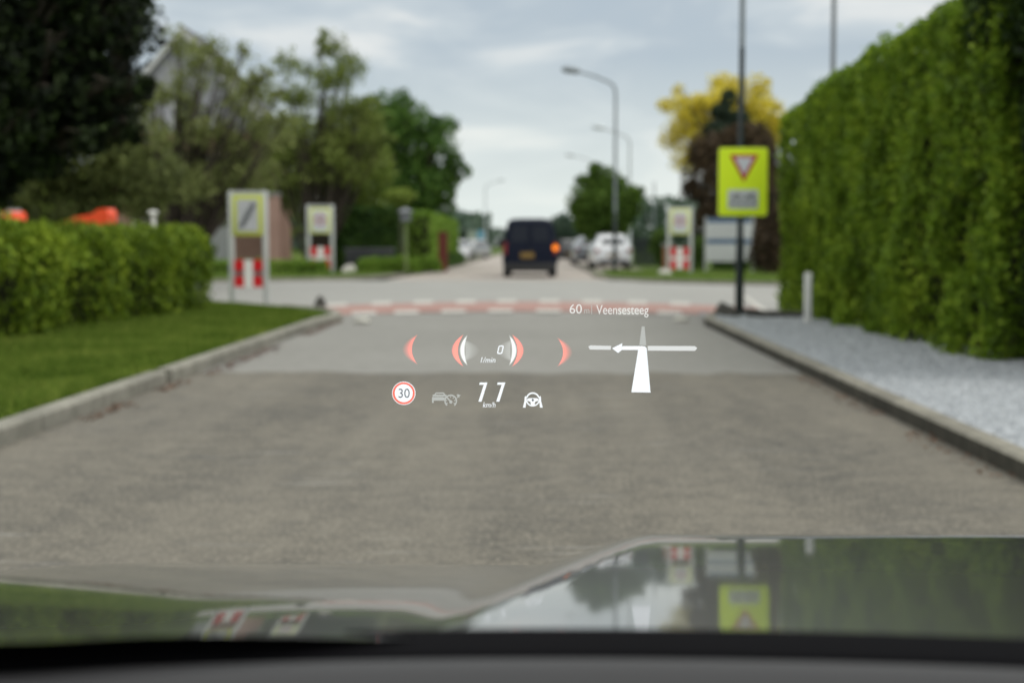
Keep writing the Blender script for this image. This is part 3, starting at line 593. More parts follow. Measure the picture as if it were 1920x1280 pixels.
# ================================================================== HOUSE and garden structures
def brick_mat(name, c1, c2, mo, sx=4.6):
    m = mat_new(name); b = NB(m); t = b.n('ShaderNodeTexCoord'); s_ = b.n('ShaderNodeSeparateXYZ'); b.l(t.outputs['Object'], s_.inputs[0])
    ad = b.n('ShaderNodeMath', operation='ADD'); b.l(s_.outputs[0], ad.inputs[0]); b.l(s_.outputs[1], ad.inputs[1])
    cb = b.n('ShaderNodeCombineXYZ'); b.l(ad.outputs[0], cb.inputs[0]); b.l(s_.outputs[2], cb.inputs[1])
    k = b.n('ShaderNodeTexBrick'); b.l(cb.outputs[0], k.inputs['Vector']); k.inputs['Scale'].default_value = sx
    for i, c in (('Color1', c1), ('Color2', c2), ('Mortar', mo)): k.inputs[i].default_value = (*c, 1)
    k.inputs['Mortar Size'].default_value = .018; k.inputs['Brick Width'].default_value = 1.0; k.inputs['Row Height'].default_value = .3
    c = b.mix(b.ramp(b.noise(t.outputs['Object'], .8, 4), [(.35, .35), (.65, 0.)]), k.outputs['Color'], tuple(x * .6 for x in c1))
    b.out(b.bsdf(c, .85, 0, .2, bump=k.outputs['Fac'], bstr=.3)); return m
M_BRICK = brick_mat('brown_brick', (.24, .135, .105), (.30, .18, .14), (.28, .25, .22))
M_REDBRICK = brick_mat('red_brick', (.13, .032, .026), (.16, .042, .032), (.12, .05, .04))
M_TILE = paint('roof_tile', (.085, .085, .095), .7, 0, .3, .35, 6)
M_CLAD = paint('grey_cladding', (.36, .36, .40), .6, 0, .3, .15, 2)
M_WHITE = paint('white_paint', (.72, .72, .70), .4, 0, .5, .06, 2)
M_GLASSD = paint('dark_glass', (.02, .024, .03), .06, 0, .6, .1, 1)
M_GREYWALL = paint('grey_wall', (.27, .28, .285), .8, 0, .2, .14, 1.5)
hy = 62; xr = AT(505, 458, hy).x; xl = xr - 7.2; ez = AT(510, 248, hy).z; rz_ = ez + 4.3; xm = (xl + xr) / 2
h = thing('brick_house', (xm, hy, 0), 'brown brick house with a grey boarded gable hidden behind the olive trees', 'house')
b = MB(); b.box((0, 2.75, ez / 2), (7.2, 5.5, ez)); b.obj('wall', M_BRICK, h)
b = MB(); b.prism([(-3.6, ez + .002), (3.6, ez + .002), (0, rz_)], .0, 5.5); b.obj('gable', M_CLAD, h)
b = MB()
for s in (-1, 1): b.prism([(s * 4.0, ez - .42), (0, rz_ + .02), (0, rz_ + .25), (s * 4.15, ez - .3)], -.35, 5.85)
rf = b.obj('roof', M_TILE, h)
b = MB(); b.box((-.9, 4.5, rz_ - .3), (.6, .6, 1.1)); b.obj('chimney', M_BRICK, rf)
b = MB()
for s in (-1, 1): b.prism([(s * 4.15, ez - .62), (0, rz_ - .12), (0, rz_ + .22), (s * 4.2, ez - .28)], -.42, -.353)
b.obj('bargeboard', paint('faded_board', (.45, .45, .45), .6), h)
for (wx, wz, ww, wh) in ((-1.7, 1.5, 1.3, 1.5), (.9, 1.5, 1.5, 1.5), (-1.2, 4.3, 1.2, 1.3), (1.3, 4.3, 1.2, 1.3), (0, 6.9, 1.0, 1.1)):
    b = MB()
    for c, d in (((wx, -.03, wz - wh / 2), (ww + .12, .08, .07)), ((wx, -.03, wz + wh / 2), (ww + .12, .08, .07)), ((wx - ww / 2, -.03, wz), (.07, .08, wh - .08)), ((wx + ww / 2, -.03, wz), (.07, .08, wh - .08)), ((wx, -.03, wz), (.05, .07, wh - .08))): b.box(c, d)
    w = b.obj('window', M_WHITE, h); b = MB(); b.box((wx, -.006, wz), (ww - .06, .02, wh - .06)); b.obj('pane', M_GLASSD, w)
w0, w1 = AT(352, 458, 58).x, AT(432, 458, 58).x
gw = thing('garden_wall', ((w0 + w1) / 2, 58, .05), 'pale grey panelled garden wall between the low hedge and the first left signboard', 'wall')
b = MB(); b.box((0, 0, 1.05), (w1 - w0, .14, 2.0))
for i in range(5): b.box((-(w1 - w0) / 2 + (w1 - w0) * i / 4, -.09, 1.05), (.1, .06, 2.1))
b.obj('panel', M_GREYWALL, gw); b = MB(); b.box((0, 0, 2.09), (w1 - w0 + .1, .24, .07)); b.obj('coping', M_WHITE, gw)
px0, px1 = AT(491, 458, 56).x, AT(520, 458, 56).x
pl = thing('brick_pillar', ((px0 + px1) / 2, 56.5, .05), 'tall pinkish brown brick pillar wall right behind the first left signboard', 'wall')
b = MB(); b.box((0, 0, 1.55), (px1 - px0, .5, 3.1), bev=.01); b.obj('brickwork', brick_mat('pink_brick', (.33, .2, .165), (.38, .24, .2), (.33, .29, .26)), pl)
b = MB(); b.box((0, 0, 3.13), (px1 - px0 + .1, .6, .08), bev=.01); b.obj('cap', M_GREYWALL, pl)
p = AT(830, 458, 60)
rp = thing('red_brick_pier', (p.x, 60.2, .05), 'dark red brick pier at the far end of the light green hedge', 'pier')
b = MB(); b.box((0, 0, .8), (.36, .36, 1.62)); b.obj('brickwork', M_REDBRICK, rp); b = MB(); b.box((0, 0, 1.645), (.4, .4, .07), bev=.015); b.obj('cap', M_REDBRICK, rp)

# black storage chest in front of the dark hedge
M_BLK = paint('black_plastic', (.012, .013, .016), .45, 0, .5, .2, 4); M_DKGREY = paint('dark_grey_lid', (.055, .057, .065), .4, 0, .5, .15, 4)
p = AT(690, 458, 56); t = thing('storage_chest', (p.x, 56.6, .06), 'black storage chest with dark grey lid before the dark clipped hedge', 'chest')
b = MB(); b.box((0, 0, .45), (1.85, .75, .85), bev=.03); b.obj('body', M_BLK, t, 40)
b = MB(); b.box((0, 0, .93), (1.95, .82, .11), bev=.03); b.obj('lid', M_DKGREY, t, 40)
for s_ in (-.9, .9):
    b = MB(); b.box((s_, -.42, .2), (.09, .08, .4), bev=.01); b.obj('foot', M_BLK, t)
# grey bird house lantern on a post
M_STEEL = paint('galvanised_steel', (.40, .41, .41), .45, .35, .5, .1, 5)
p = AT(755, 458, 55); t = thing('garden_lantern', (p.x + .12, 55, .05), 'grey box lantern on a pale post under the umbrella-shaped tree', 'lantern')
b = MB(); b.tube([(0, 0, 0), (0, 0, 2.0)], .06, 10); b.obj('post', paint('green_post', (.13, .17, .06), .6), t, 40)
b = MB(); b.box((0, 0, 2.2), (.36, .36, .32), bev=.02); b.obj('lantern_box', paint('slate_grey', (.16, .17, .19), .5), t)
b = MB(); b.loft([[(-.3, -.3, 2.39), (.3, -.3, 2.39), (.3, .3, 2.39), (-.3, .3, 2.39)], [(-.06, -.06, 2.55), (.06, -.06, 2.55), (.06, .06, 2.55), (-.06, .06, 2.55)]]); b.obj('lid', paint('slate_grey', ()), t)

# boulders and dark stones
def rock(name, loc, s, m, label, seed, group=None, sharp=0):
    rd = random.Random(seed); bm = bmesh.new(); bmesh.ops.create_icosphere(bm, subdivisions=3, radius=1)
    co = np.array([v.co[:] for v in bm.verts]); q = 0.62 + .76 * vnoise(co, 1.3, seed) * .6 + .2 * vnoise(co, 3.1, seed + 1)
    for v, k in zip(bm.verts, q):
        v.co = Vector((v.co.x * s[0] * k, v.co.y * s[1] * k, max(v.co.z * s[2] * k * (1 + sharp * max(0, v.co.z)), -.25 * s[2])))
    me = bpy.data.meshes.new(name); bm.to_mesh(me); bm.free(); me.materials.append(m); me.polygons.foreach_set('use_smooth', [True] * len(me.polygons)); me.set_sharp_from_angle(angle=R(28))
    o = bpy.data.objects.new(name, me); COL.objects.link(o); o.location = loc; return tag(o, label, 'stone', group)
M_PALE = paint('pale_stone', (.46, .45, .41), .85, 0, .2, .2, 6); M_DSTONE = paint('dark_stone', (.07, .068, .062), .85, 0, .2, .35, 8)
for px, py, s, lb, sd_ in ((652, 517, .30, 'pale boulder on the far verge beside the second left signboard', 1), (737, 515, .32, 'pale boulder in front of the low mounded hedge, under the garden lantern', 2), (1247, 522, .26, 'pale boulder at the foot of the right signboard post', 3)):
    p = G(px, py); rock('boulder', (p.x, p.y + .3, .12), (s, s * .9, s * 1.05), M_PALE, lb, sd_, 'pale boulders on the verges')
for px, py, s, lb, sd_, sh in ((600, 586, (.11, .11, .17), 'small dark pointed stone on the tip of the left grass verge', 4, .25), (1357, 600, (.17, .15, .16), 'dark pointed stone left of the black sign post foot', 5, .25),
                               (1405, 598, (.24, .16, .09), 'flat dark stone right of the black sign post foot', 6, 0), (1372, 603, (.13, .12, .08), 'small dark stone in front of the black sign post foot', 7, 0)):
    p = G(px, py); rock('stone', (p.x, p.y, .10), s, M_DSTONE, lb, sd_, None if sd_ == 4 else 'dark stones round the sign post foot', sh)
pp = G(665, 607); rock('stone', (pp.x + .1, pp.y, .03), (.14, .1, .06), M_PALE, 'small pale stone in the gutter off the left verge tip', 8)
pp = G(1272, 604); rock('stone', (pp.x + .05, pp.y, .03), (.16, .1, .05), M_PALE, 'small pale stone in the gutter off the right kerb tip', 9)

# orange-red covers above the left hedge, small white post
M_OR = paint('orange_red_plastic', (.85, .075, .012), .45, 0, .5, .1, 3)
Yo = 27
def ox(px): return AT(px, 458, Yo).x
def oz(py): return AT(1011, py, Yo).z
t = thing('play_slide', (ox(175), Yo, .085), 'bright orange-red garden slide wedge peeping over the left hedge', 'slide')
b = MB(); X = lambda px: ox(px) - ox(175); Z = lambda py: oz(py) - .085
b.prism([(X(120), Z(418)), (X(150), Z(407)), (X(182), Z(401)), (X(194), Z(392)), (X(208), Z(391)), (X(213), Z(401)), (X(211), Z(420)), (X(140), Z(426))], -.28, .28); b.obj('chute', M_OR, t, 30)
b = MB()
for sx in (130, 208): 
    for sy in (-.2, .2): b.tube([(X(sx), sy, 0), (X(sx), sy, Z(414))], .03, 8)
b.obj('frame', M_STEEL, t)
t = thing('orange_drum', (ox(28), Yo, .085), 'orange-red drum with a pale lid over the far left of the hedge', 'drum')
b = MB(); b.tube([(0, 0, 0), (0, 0, oz(402) - .085), (0, 0, oz(397) - .085)], [.2, .22, .19], 18); b.obj('body', M_OR, t, 40)
b = MB(); b.tube([(0, 0, oz(397) - .084), (0, 0, oz(392) - .085)], [.14, .12], 16); b.obj('lid', M_GREYWALL, t, 40)
t = thing('garden_post', (ox(288), Yo, .085), 'slim white garden post with a knob peeping over the left hedge', 'post')
b = MB(); b.tube([(0, 0, 0), (0, 0, oz(402) - .085)], .045, 10); b.obj('post', M_WHITE, t, 40); b = MB(); b.tube([(0, 0, oz(403) - .085), (0, 0, oz(399) - .085), (0, 0, oz(395) - .085)], [.06, .1, .06], 10); b.obj('knob', M_WHITE, t, 40)

# ================================================================== SIGNS
M_YG = paint('fluorescent_yellow', (.66, .86, .012), .35, 0, .5, .03, 1); M_YG2 = paint('faded_fluorescent', (.50, .55, .10), .4, 0, .5, .06, 2); M_YG3 = paint('pale_fluorescent', (.60, .63, .26), .4, 0, .5, .06, 2)
M_SIGNW = paint('sign_white', (.52, .55, .6), .4, 0, .5, .05, 2); M_SIGNGREY = paint('sign_grey', (.38, .40, .41), .4, 0, .5, .05, 2); M_SIGNR = paint('sign_red', (.42, .022, .03), .35, 0, .5, .05, 2)
M_SIGNK = paint('sign_black', (.05, .055, .065), .4, 0, .5, .05, 2); M_BACK = paint('sign_back', (.25, .26, .26), .5, .4, .5, .05, 2)
M_POST = paint('dark_green_post', (.010, .018, .019), .35, 0, .5, .15, 3, coat=.3); M_POLE = paint('pole_grey', (.20, .225, .245), .5, .3, .5, .08, 3)

def two_post_sign(name, px0, px1, ytop, ybase, Y, board_y, bar_y, label, m_board, kind):
    a, c = AT(px0, ybase, Y), AT(px1, ybase, Y); w = c.x - a.x; cx = (a.x + c.x) / 2; zb = .07
    Zp = lambda py: AT((px0 + px1) / 2, py, Y).z - zb
    t = thing(name, (cx, Y, zb), label, 'road sign', 'speed zone signboards on two posts'); pw = w * .13; top = Zp(ytop)
    for s in (-1, 1):
        b = MB(); b.box((s * (w / 2 - pw / 2), 0, top / 2), (pw, .11, top), bev=.02); b.obj('post', paint('frame_white', (.46, .48, .47), .5, 0, .4, .1, 3), t, 40)
    iw = w - 2 * pw
    b = MB(); b.box((0, 0, top - .035), (iw, .1, .07)); b.obj('crossbar', MATS['frame_white'], t)
    z1, z0 = Zp(board_y[0]), Zp(board_y[1]); z1 = min(z1, top - .075)
    b = MB(); b.box((0, -.035, (z0 + z1) / 2), (iw + pw * .7, .04, z1 - z0), bev=.012); bd = b.obj('board', m_board, t, 40)
    bw, bh = iw * .72, (z1 - z0) * .78; zc_ = (z0 + z1) / 2; y = -.0585
    b = MB(); b.box((0, y, zc_), (bw, .006, bh)); y2 = y - .006
    r = bw * .36
    if kind == 'end':
        put_text(b, '30', -bw * .3, bw * .3, zc_ - bh * .14, bh * .3, y2 - .0005, 0, 2)
        for k in (-1, 0, 1): b.line((-bw * .32 + k * bw * .09, zc_ - bh * .38), (bw * .32 + k * bw * .09, zc_ + bh * .38), bw * .05, y2 - .004, .003, 1)
    else:
        b.disc((0, zc_ + bh * .04), r * .8, y2 + .001, 30, 0, 0, th=.002); b.disc((0, zc_ + bh * .04), r, y2, 30, 3, r * .72, th=.003)
        put_text(b, '30', -r * .45, r * .45, zc_ + bh * .04 - r * .28, r * .56, y2 - .002, 0, 1)
    b.obj('sign_face', [paint('zone_face', (.46, .47, .5), .4, 0, .5, .06, 3) if kind == 'end' else M_SIGNW, M_SIGNK, M_SIGNGREY, M_SIGNR], t)
    # red and white barrier board
    z1, z0 = Zp(bar_y[0]), Zp(bar_y[1]); hh = z1 - z0; b = MB(); bw = iw * 1.02
    b.box((0, -.02, (z0 + z1) / 2), (bw * .30, .03, hh), 0)
    for zz in (z0 + hh * .205, z1 - hh * .205):
        for s in (-1, 1): b.box((s * bw * .325, -.02, zz), (bw * .345, .03, hh * .41), 1)
    b.box((0, .0, (z0 + z1) / 2), (bw, .008, hh), 2 if kind == 'end' else 0)
    b.obj('barrier_board', [M_WHITE, paint('barrier_red', (.55, .014, .02), .35, 0, .5, .04, 2), M_BACK], t)
    return t
two_post_sign('zone_sign', 431, 504, 358, 581, 27.4, (363, 442), (487, 538), 'nearest signboard on two pale posts, end-of-zone face with dark diagonal stripes', M_YG2, 'end')
two_post_sign('zone_sign', 576, 627, 384, 514, 53, (390, 438), (463, 503), 'pale yellow 30 zone signboard on two posts in front of the dark clipped hedge', M_YG3, 'start')
two_post_sign('zone_sign', 1250, 1298, 388, 517, 52, (392, 440), (464, 504), 'pale yellow 30 zone signboard on two posts left of the white information board', M_YG3, 'start')

# lamp post carrying the give way board
p = G(1386, 590, .08); Yp = p.y
t = thing('lamp_post', (p.x, Yp, .08), 'slim dark post rising out of the picture behind the yellow give-way board', 'lamp post')
zz = lambda py: AT(1386, py, Yp).z - .08
b = MB(); b.tube([(0, 0, -.1), (0, 0, zz(500)), (0, 0, zz(455)), (0, 0, zz(440)), (0, 0, 4.2)], [.072, .07, .066, .05, .046], 16); b.obj('lower_pole', M_POST, t, 40)
b = MB(); b.tube([(0, 0, 4.2), (0, 0, 8.0)], [.045, .036], 14); b.tube([(0, 0, 7.95), (-.5, 0, 8.25), (-1.3, 0, 8.45)], [.03, .028, .025], 8); b.obj('upper_pole', M_POLE, t, 40)
b = MB(); b.box((-1.6, 0, 8.47), (.75, .22, .1), bev=.03); b.obj('lamp_head', M_POLE, t, 40)
b = MB(); b.tube([(0, 0, zz(502)), (0, 0, zz(488))], .082, 16); b.obj('collar', M_POST, t, 40)
k = Yp / FPX; cxx = (1388.5 - 1386) * k
t2 = thing('give_way_board', (p.x, Yp, .08), 'fluorescent yellow board with red and white give-way triangle on a dark post', 'road sign')
z0, z1 = zz(405), zz(278); wv = 90 * k
def rrect(cx, cz, w, h, r, n=5):
    o = []
    for sx, sz, a0 in ((1, 1, 0), (-1, 1, 90), (-1, -1, 180), (1, -1, 270)):
        for i in range(n + 1):
            a = R(a0 + 90 * i / n); o.append((cx + sx * (w / 2 - r) + r * math.cos(a), cz + sz * (h / 2 - r) + r * math.sin(a)))
    return o
b = MB(); b.prism(rrect(cxx, (z0 + z1) / 2, wv, z1 - z0, .05), -.115, -.095, 0); b.prism(rrect(cxx, (z0 + z1) / 2, wv + .012, z1 - z0 + .012, .055), -.094, -.085, 1); b.obj('board', [M_YG, M_BACK], t2)
def tri(cx, zt, w, h, r):              # rounded downward triangle
    pts = [Vector((cx - w / 2, zt)), Vector((cx, zt - h)), Vector((cx + w / 2, zt))]; o = []
    for i in range(3):
        a, q, c = pts[i - 1], pts[i], pts[(i + 1) % 3]; u1 = (a - q).normalized(); u2 = (c - q).normalized()
        s0, s1 = q + u1 * r, q + u2 * r
        for j in range(5): tt = j / 4; o.append(tuple((s0 * (1 - tt) ** 2 + q * 2 * tt * (1 - tt) + s1 * tt ** 2)))
    return o
tw = 54 * k; th_ = 50 * k; tz = zz(291); tcx = cxx + 1.5 * k
b = MB(); b.prism(tri(tcx, tz, tw, th_, .03), -.121, -.116, 1); b.prism(tri(tcx, tz - 5.2 * k, tw - 20 * k, th_ - 17.5 * k, .01), -.125, -.1215, 0); b.obj('give_way_triangle', [M_SIGNW, M_SIGNR], t2)
pz0, pz1 = zz(391.5), zz(356); pw_, pcx = 56 * k, cxx + .0 * k
b = MB(); b.prism(rrect(pcx, (pz0 + pz1) / 2, pw_, pz1 - pz0, .02), -.121, -.116, 0)
def bicycle(cx, cz, s, y):
    for dx in (-1, 1): b.disc((cx + dx * s * .62, cz), s * .42, y, 18, 1, s * .31)
    P_ = {'r': (-.62, 0), 'c': (-.08, 0), 's': (-.28, .62), 'h': (.36, .62), 'f': (.62, 0), 'hb': (.30, .82), 'hb2': (.52, .86)}
    q_ = {k_: (cx + v_[0] * s, cz + v_[1] * s) for k_, v_ in P_.items()}
    for a_, c_ in (('r', 'c'), ('c', 's'), ('r', 's'), ('s', 'h'), ('c', 'h'), ('h', 'f'), ('h', 'hb'), ('hb', 'hb2')): b.line(q_[a_], q_[c_], s * .12, y - .0005 * (hash(a_ + c_) % 3), .003, 1)
    b.line((cx - .42 * s, cz + .66 * s), (cx - .16 * s, cz + .66 * s), s * .14, y - .002, .003, 1)
bicycle(pcx - .10, pz1 - .135, .085, -.125)
b.disc((pcx + .06, pz1 - .135), .036, -.125, 16, 1, .02); b.disc((pcx + .17, pz1 - .135), .036, -.125, 16, 1, .02)
b.prism([(pcx + .05, pz1 - .125), (pcx + .15, pz1 - .125), (pcx + .17, pz1 - .06), (pcx + .14, pz1 - .055), (pcx + .12, pz1 - .095), (pcx + .05, pz1 - .085)], -.128, -.124, 1)
for dx in (-.105, .115):
    b.line((pcx + dx - .07, pz0 + .075), (pcx + dx + .07, pz0 + .075), .02, -.125, .003, 1)
    for s in (-1, 1): b.prism([(pcx + dx + s * .1, pz0 + .075), (pcx + dx + s * .06, pz0 + .11), (pcx + dx + s * .06, pz0 + .04)], -.126, -.122, 1)
b.obj('sub_plate', [paint('plate_white', (.50, .53, .55), .4, 0, .5, .05, 2), paint('plate_print', (.12, .125, .135), .4)], t2)
for z_ in (z0 + .2, z1 - .2): b = MB(); b.box((0, -.065, z_), (.16, .045, .05), bev=.006); b.obj('bracket', M_BACK, t2)

# information board
Yb = 55; a, c = AT(1321, 458, Yb), AT(1413, 458, Yb); w = c.x - a.x; Zb = lambda py: AT(1367, py, Yb).z - .07
t = thing('information_board', ((a.x + c.x) / 2, Yb, .07), 'white information board with blue bands on two grey legs behind the black post', 'notice board')
for s in (-1, 1):
    b = MB(); b.box((s * (w / 2 - .04), 0, Zb(407) / 2), (.08, .09, Zb(407)), bev=.01); b.obj('leg', M_STEEL, t)
b = MB(); b.box((0, -.02, (Zb(409) + Zb(490)) / 2), (w - .17, .05, Zb(409) - Zb(490)), 0)
yb = -.046
M_BBLUE = paint('board_blue', (.055, .11, .20), .4, 0, .5, .05, 2); M_BGREY = paint('board_print', (.40, .41, .42), .4, 0, .5, .1, 8)
for y0_, y1_ in ((409.5, 418), (448, 457)): b.box((0, yb, (Zb(y0_) + Zb(y1_)) / 2), (w - .18, .006, Zb(y0_) - Zb(y1_)), 1)
rd = random.Random(5)
for py in (424, 429, 434, 439, 444, 462, 468, 474, 480, 485):
    L_ = (w - .4) * rd.uniform(.45, 1); b.box((-(w - .4 - L_) / 2, yb, Zb(py)), (L_, .006, .045), 2)
b.obj('panel', [paint('board_white', (.50, .52, .53), .5, 0, .4, .06, 2), M_BBLUE, M_BGREY], t)

# white marker post by the tall hedge
p = G(1514, 607, .075); t = thing('marker_post', (p.x, p.y, .07), 'short weathered white marker post in the gravel by the tall hedge', 'post')
b = MB(); b.box((0, 0, .35), (.095, .09, .70), bev=.012); b.obj('shaft', paint('weathered_white', (.74, .74, .72), .7, 0, .3, .14, 9), t, 40)
b = MB(); b.loft([[(-.055, -.045, .702), (.055, -.045, .702), (.055, .045, .702), (-.055, .045, .702)], [(-.03, -.02, .735), (.03, -.02, .735), (.03, .02, .735), (-.03, .02, .735)]]); b.obj('cap', MATS['weathered_white'], t)
p = G(1480, 603, .075); t = thing('timber_kerb', (p.x + .1, p.y + 1.2, .07), 'dark timber edging at the end of the tall hedge', 'edging')
b = MB(); b.box((0, 0, .05), (1.1, .12, .11), bev=.015); b.obj('beam', M_DSTONE, t); b = MB()
for s in (-.45, .45): b.box((s, -.07, .04), (.05, .03, .16), bev=.005)
b.obj('peg', M_DSTONE, t)

# ================================================================== STREET LAMPS
M_POLEF = paint('pale_pole', (.5, .54, .57), .5, .2, .5, .06, 3)
def street_lamp(px, Y, ytop, tip, tipy, label, r=.075, m=M_POLE):
    p = AT(px, 458, Y); z = AT(px, ytop, Y).z; e = AT(tip, tipy, Y); s = 1 if e.x > p.x else -1
    t = thing('street_lamp', (p.x, Y, .05), label, 'street lamp', 'street lamps along the far road'); dx, dz_ = e.x - p.x, e.z - z
    b = MB(); b.tube([(0, 0, -.05), (0, 0, 2.3), (0, 0, 2.4)], [r * 1.2, r * 1.1, r * .9], 12); b.obj('pole_base', M_POST if Y < 60 else m, t, 40); b = MB(); b.tube([(0, 0, 2.4), (0, 0, z - .4)], [r * .9, r * .75], 12); b.obj('pole', m, t, 40)
    b = MB(); b.tube([(0, 0, z - .4), (s * .05, 0, z - .15), (s * .2, 0, z - .0), (dx * .35, 0, z + dz_ * .42), (dx * .72, 0, z + dz_ * .85)], [r * .8, r * .78, r * .72, r * .65, r * .55], 10); b.obj('arm', m, t, 50)
    b = MB(); q0, q1 = Vector((dx * .66, 0, z + dz_ * .82)), Vector((dx, 0, z + dz_)); b.tube([q0, q0.lerp(q1, .15), q0.lerp(q1, .8), q1], [.05, .12, .13, .05], 10); o = b.obj('lamp_head', m, t, 40)
    return t
street_lamp(1153, 56, 158, 1053, 132, 'nearest grey street lamp, its arm reaching left above the round tree', .07)
street_lamp(1180, 84, 258, 1110, 239, 'second street lamp, lower and behind the nearest one, arm to the left', .085, M_POLEF)
street_lamp(1112, 106, 303, 1060, 291, 'third street lamp, small, its arm just above the round tree', .08, M_POLEF)
street_lamp(910, 150, 348, 946, 338, 'faint street lamp left of the van with its arm reaching right', .09, M_POLEF)
p = AT(1557, 458, 32); t = thing('flag_pole', (p.x, 32, .05), 'plain grey pole standing behind the tall hedge', 'pole')
b = MB(); b.tube([(0, 0, 0), (0, 0, 8.5)], [.075, .045], 12); b.obj('shaft', paint('pole_dull', (.17, .185, .2), .6, .2), t, 40); b = MB(); b.tube([(0, 0, 8.5), (0, 0, 8.58), (0, 0, 8.66)], [.05, .08, .03], 10); b.obj('finial', MATS['pole_dull'], t, 40)
p = AT(1226, 458, 120); t = thing('thin_pole', (p.x, 120, .05), 'thin distant pole right of the round tree', 'pole')
b = MB(); b.tube([(0, 0, 0), (0, 0, AT(1226, 345, 120).z)], [.09, .06], 8); b.obj('shaft', M_POLE, t, 40); b = MB(); b.tube([(0, 0, AT(1226, 345, 120).z), (0, 0, AT(1226, 342, 120).z)], [.1, .04], 8); b.obj('finial', M_POLE, t, 40)

# far things
x0, x1 = AT(1190, 458, 76).x, AT(1245, 458, 76).x
t = thing('fence', (x0, 76, .05), 'dark green board fence right of the white parked car', 'fence')
b = MB()
for i in range(10): b.box((x0 * 0 + (x1 - x0) * (i + .5) / 10, 0, .72), ((x1 - x0) / 10 - .02, .05, 1.4 + .03 * (i % 3)))
b.obj('boards', paint('fence_green', (.014, .024, .024), .7), t)
for i in range(4):
    b = MB(); b.box(((x1 - x0) * i / 3, .08, .78), (.09, .09, 1.56), bev=.01); b.obj('post', MATS['fence_green'], t)
p = AT(1262, 458, 58); t = thing('brick_gate_pier', (AT(1253, 458, 60).x, 60, .05), 'orange-brown brick gate pier with a pale cap behind the right signboard', 'pier')
b = MB(); b.box((0, 0, .55), (.42, .42, 1.1)); b.obj('brickwork', brick_mat('orange_brick', (.24, .10, .05), (.29, .13, .07), (.25, .2, .16)), t); b = MB(); b.box((0, 0, 1.13), (.52, .52, .09), bev=.015); b.obj('cap', M_GREYWALL, t)
x0, x1, Yq = AT(876, 458, 128).x, AT(907, 458, 128).x, 128
t = thing('billboard', ((x0 + x1) / 2, Yq, .05), 'distant billboard, grey-green on the left and blue on the right', 'billboard')
zt_, zb_ = AT(890, 433, Yq).z, AT(890, 452, Yq).z
b = MB(); b.box((-(x1 - x0) * .2, 0, (zt_ + zb_) / 2), ((x1 - x0) * .6, .12, zt_ - zb_), 0); b.box(((x1 - x0) * .3, 0, (zt_ + zb_) / 2), ((x1 - x0) * .4, .12, zt_ - zb_), 1); b.obj('panel', [paint('billboard_green', (.24, .29, .24), .5), paint('billboard_blue', (.10, .27, .38), .5)], t)
for s in (-.3, .3): b = MB(); b.box((s * (x1 - x0), .1, zb_ / 2), (.12, .06, zb_), bev=.01); b.obj('leg', M_POLE, t)

# ================================================================== VEHICLES
M_TYRE = paint('tyre_rubber', (.012, .012, .013), .85, 0, .3, .2, 8); M_RIM = paint('alloy', (.35, .36, .37), .35, .8, .5, .1, 4)
M_PLATE = paint('yellow_plate', (.17, .105, .02), .5, 0, .5, .05, 2); M_TAIL = paint('tail_light_red', (.20, .010, .014), .2, 0, .6, .05, 2); M_BUMP = paint('black_bumper', (.013, .014, .016), .6, 0, .4, .2, 5)
M_HEADL = paint('headlight_glass', (.45, .47, .48), .15, .2, .6, .05, 2)
def wheel(parent, x, y, r=.33, w=.22):
    s = 1 if x > 0 else -1; hub = MB(); n = 22
    prof = [(-w / 2, r * .62), (-w / 2, r * .93), (-w * .36, r), (w * .36, r), (w / 2, r * .93), (w / 2, r * .62)]
    b = MB(); rings = []
    for i in range(n):
        a = 2 * math.pi * i / n; rings.append([(x + q[0], y + math.cos(a) * q[1], r + math.sin(a) * q[1]) for q in prof])
    rings.append(rings[0]); b.loft(rings, 0, False)
    wo = bpy.data.objects.new('wheel', None); COL.objects.link(wo); wo.parent = parent
    b.obj('tyre', M_TYRE, wo, 40)
    b = MB(); ox_ = x + s * w * .36
    for i in range(n):
        a, c = 2 * math.pi * i / n, 2 * math.pi * (i + 1) / n
        b.add([(ox_, y + math.cos(a) * r * .64, r + math.sin(a) * r * .64), (ox_, y + math.cos(c) * r * .64, r + math.sin(c) * r * .64), (ox_ - s * .04, y + math.cos(c) * r * .5, r + math.sin(c) * r * .5), (ox_ - s * .04, y + math.cos(a) * r * .5, r + math.sin(a) * r * .5)], [(0, 1, 2, 3)])
    for i in range(5):
        a = 2 * math.pi * i / 5; b.box((ox_ - s * .02, y + math.cos(a) * r * .3, r + math.sin(a) * r * .3), (.03, .06 + abs(math.cos(a)) * r * .5, .06 + abs(math.sin(a)) * r * .5))
    b.tube([(ox_ - s * .1, y, r), (ox_ - s * .09, y, r)], r * .62, n, 0); b.obj('rim', M_RIM, wo)
    return wo

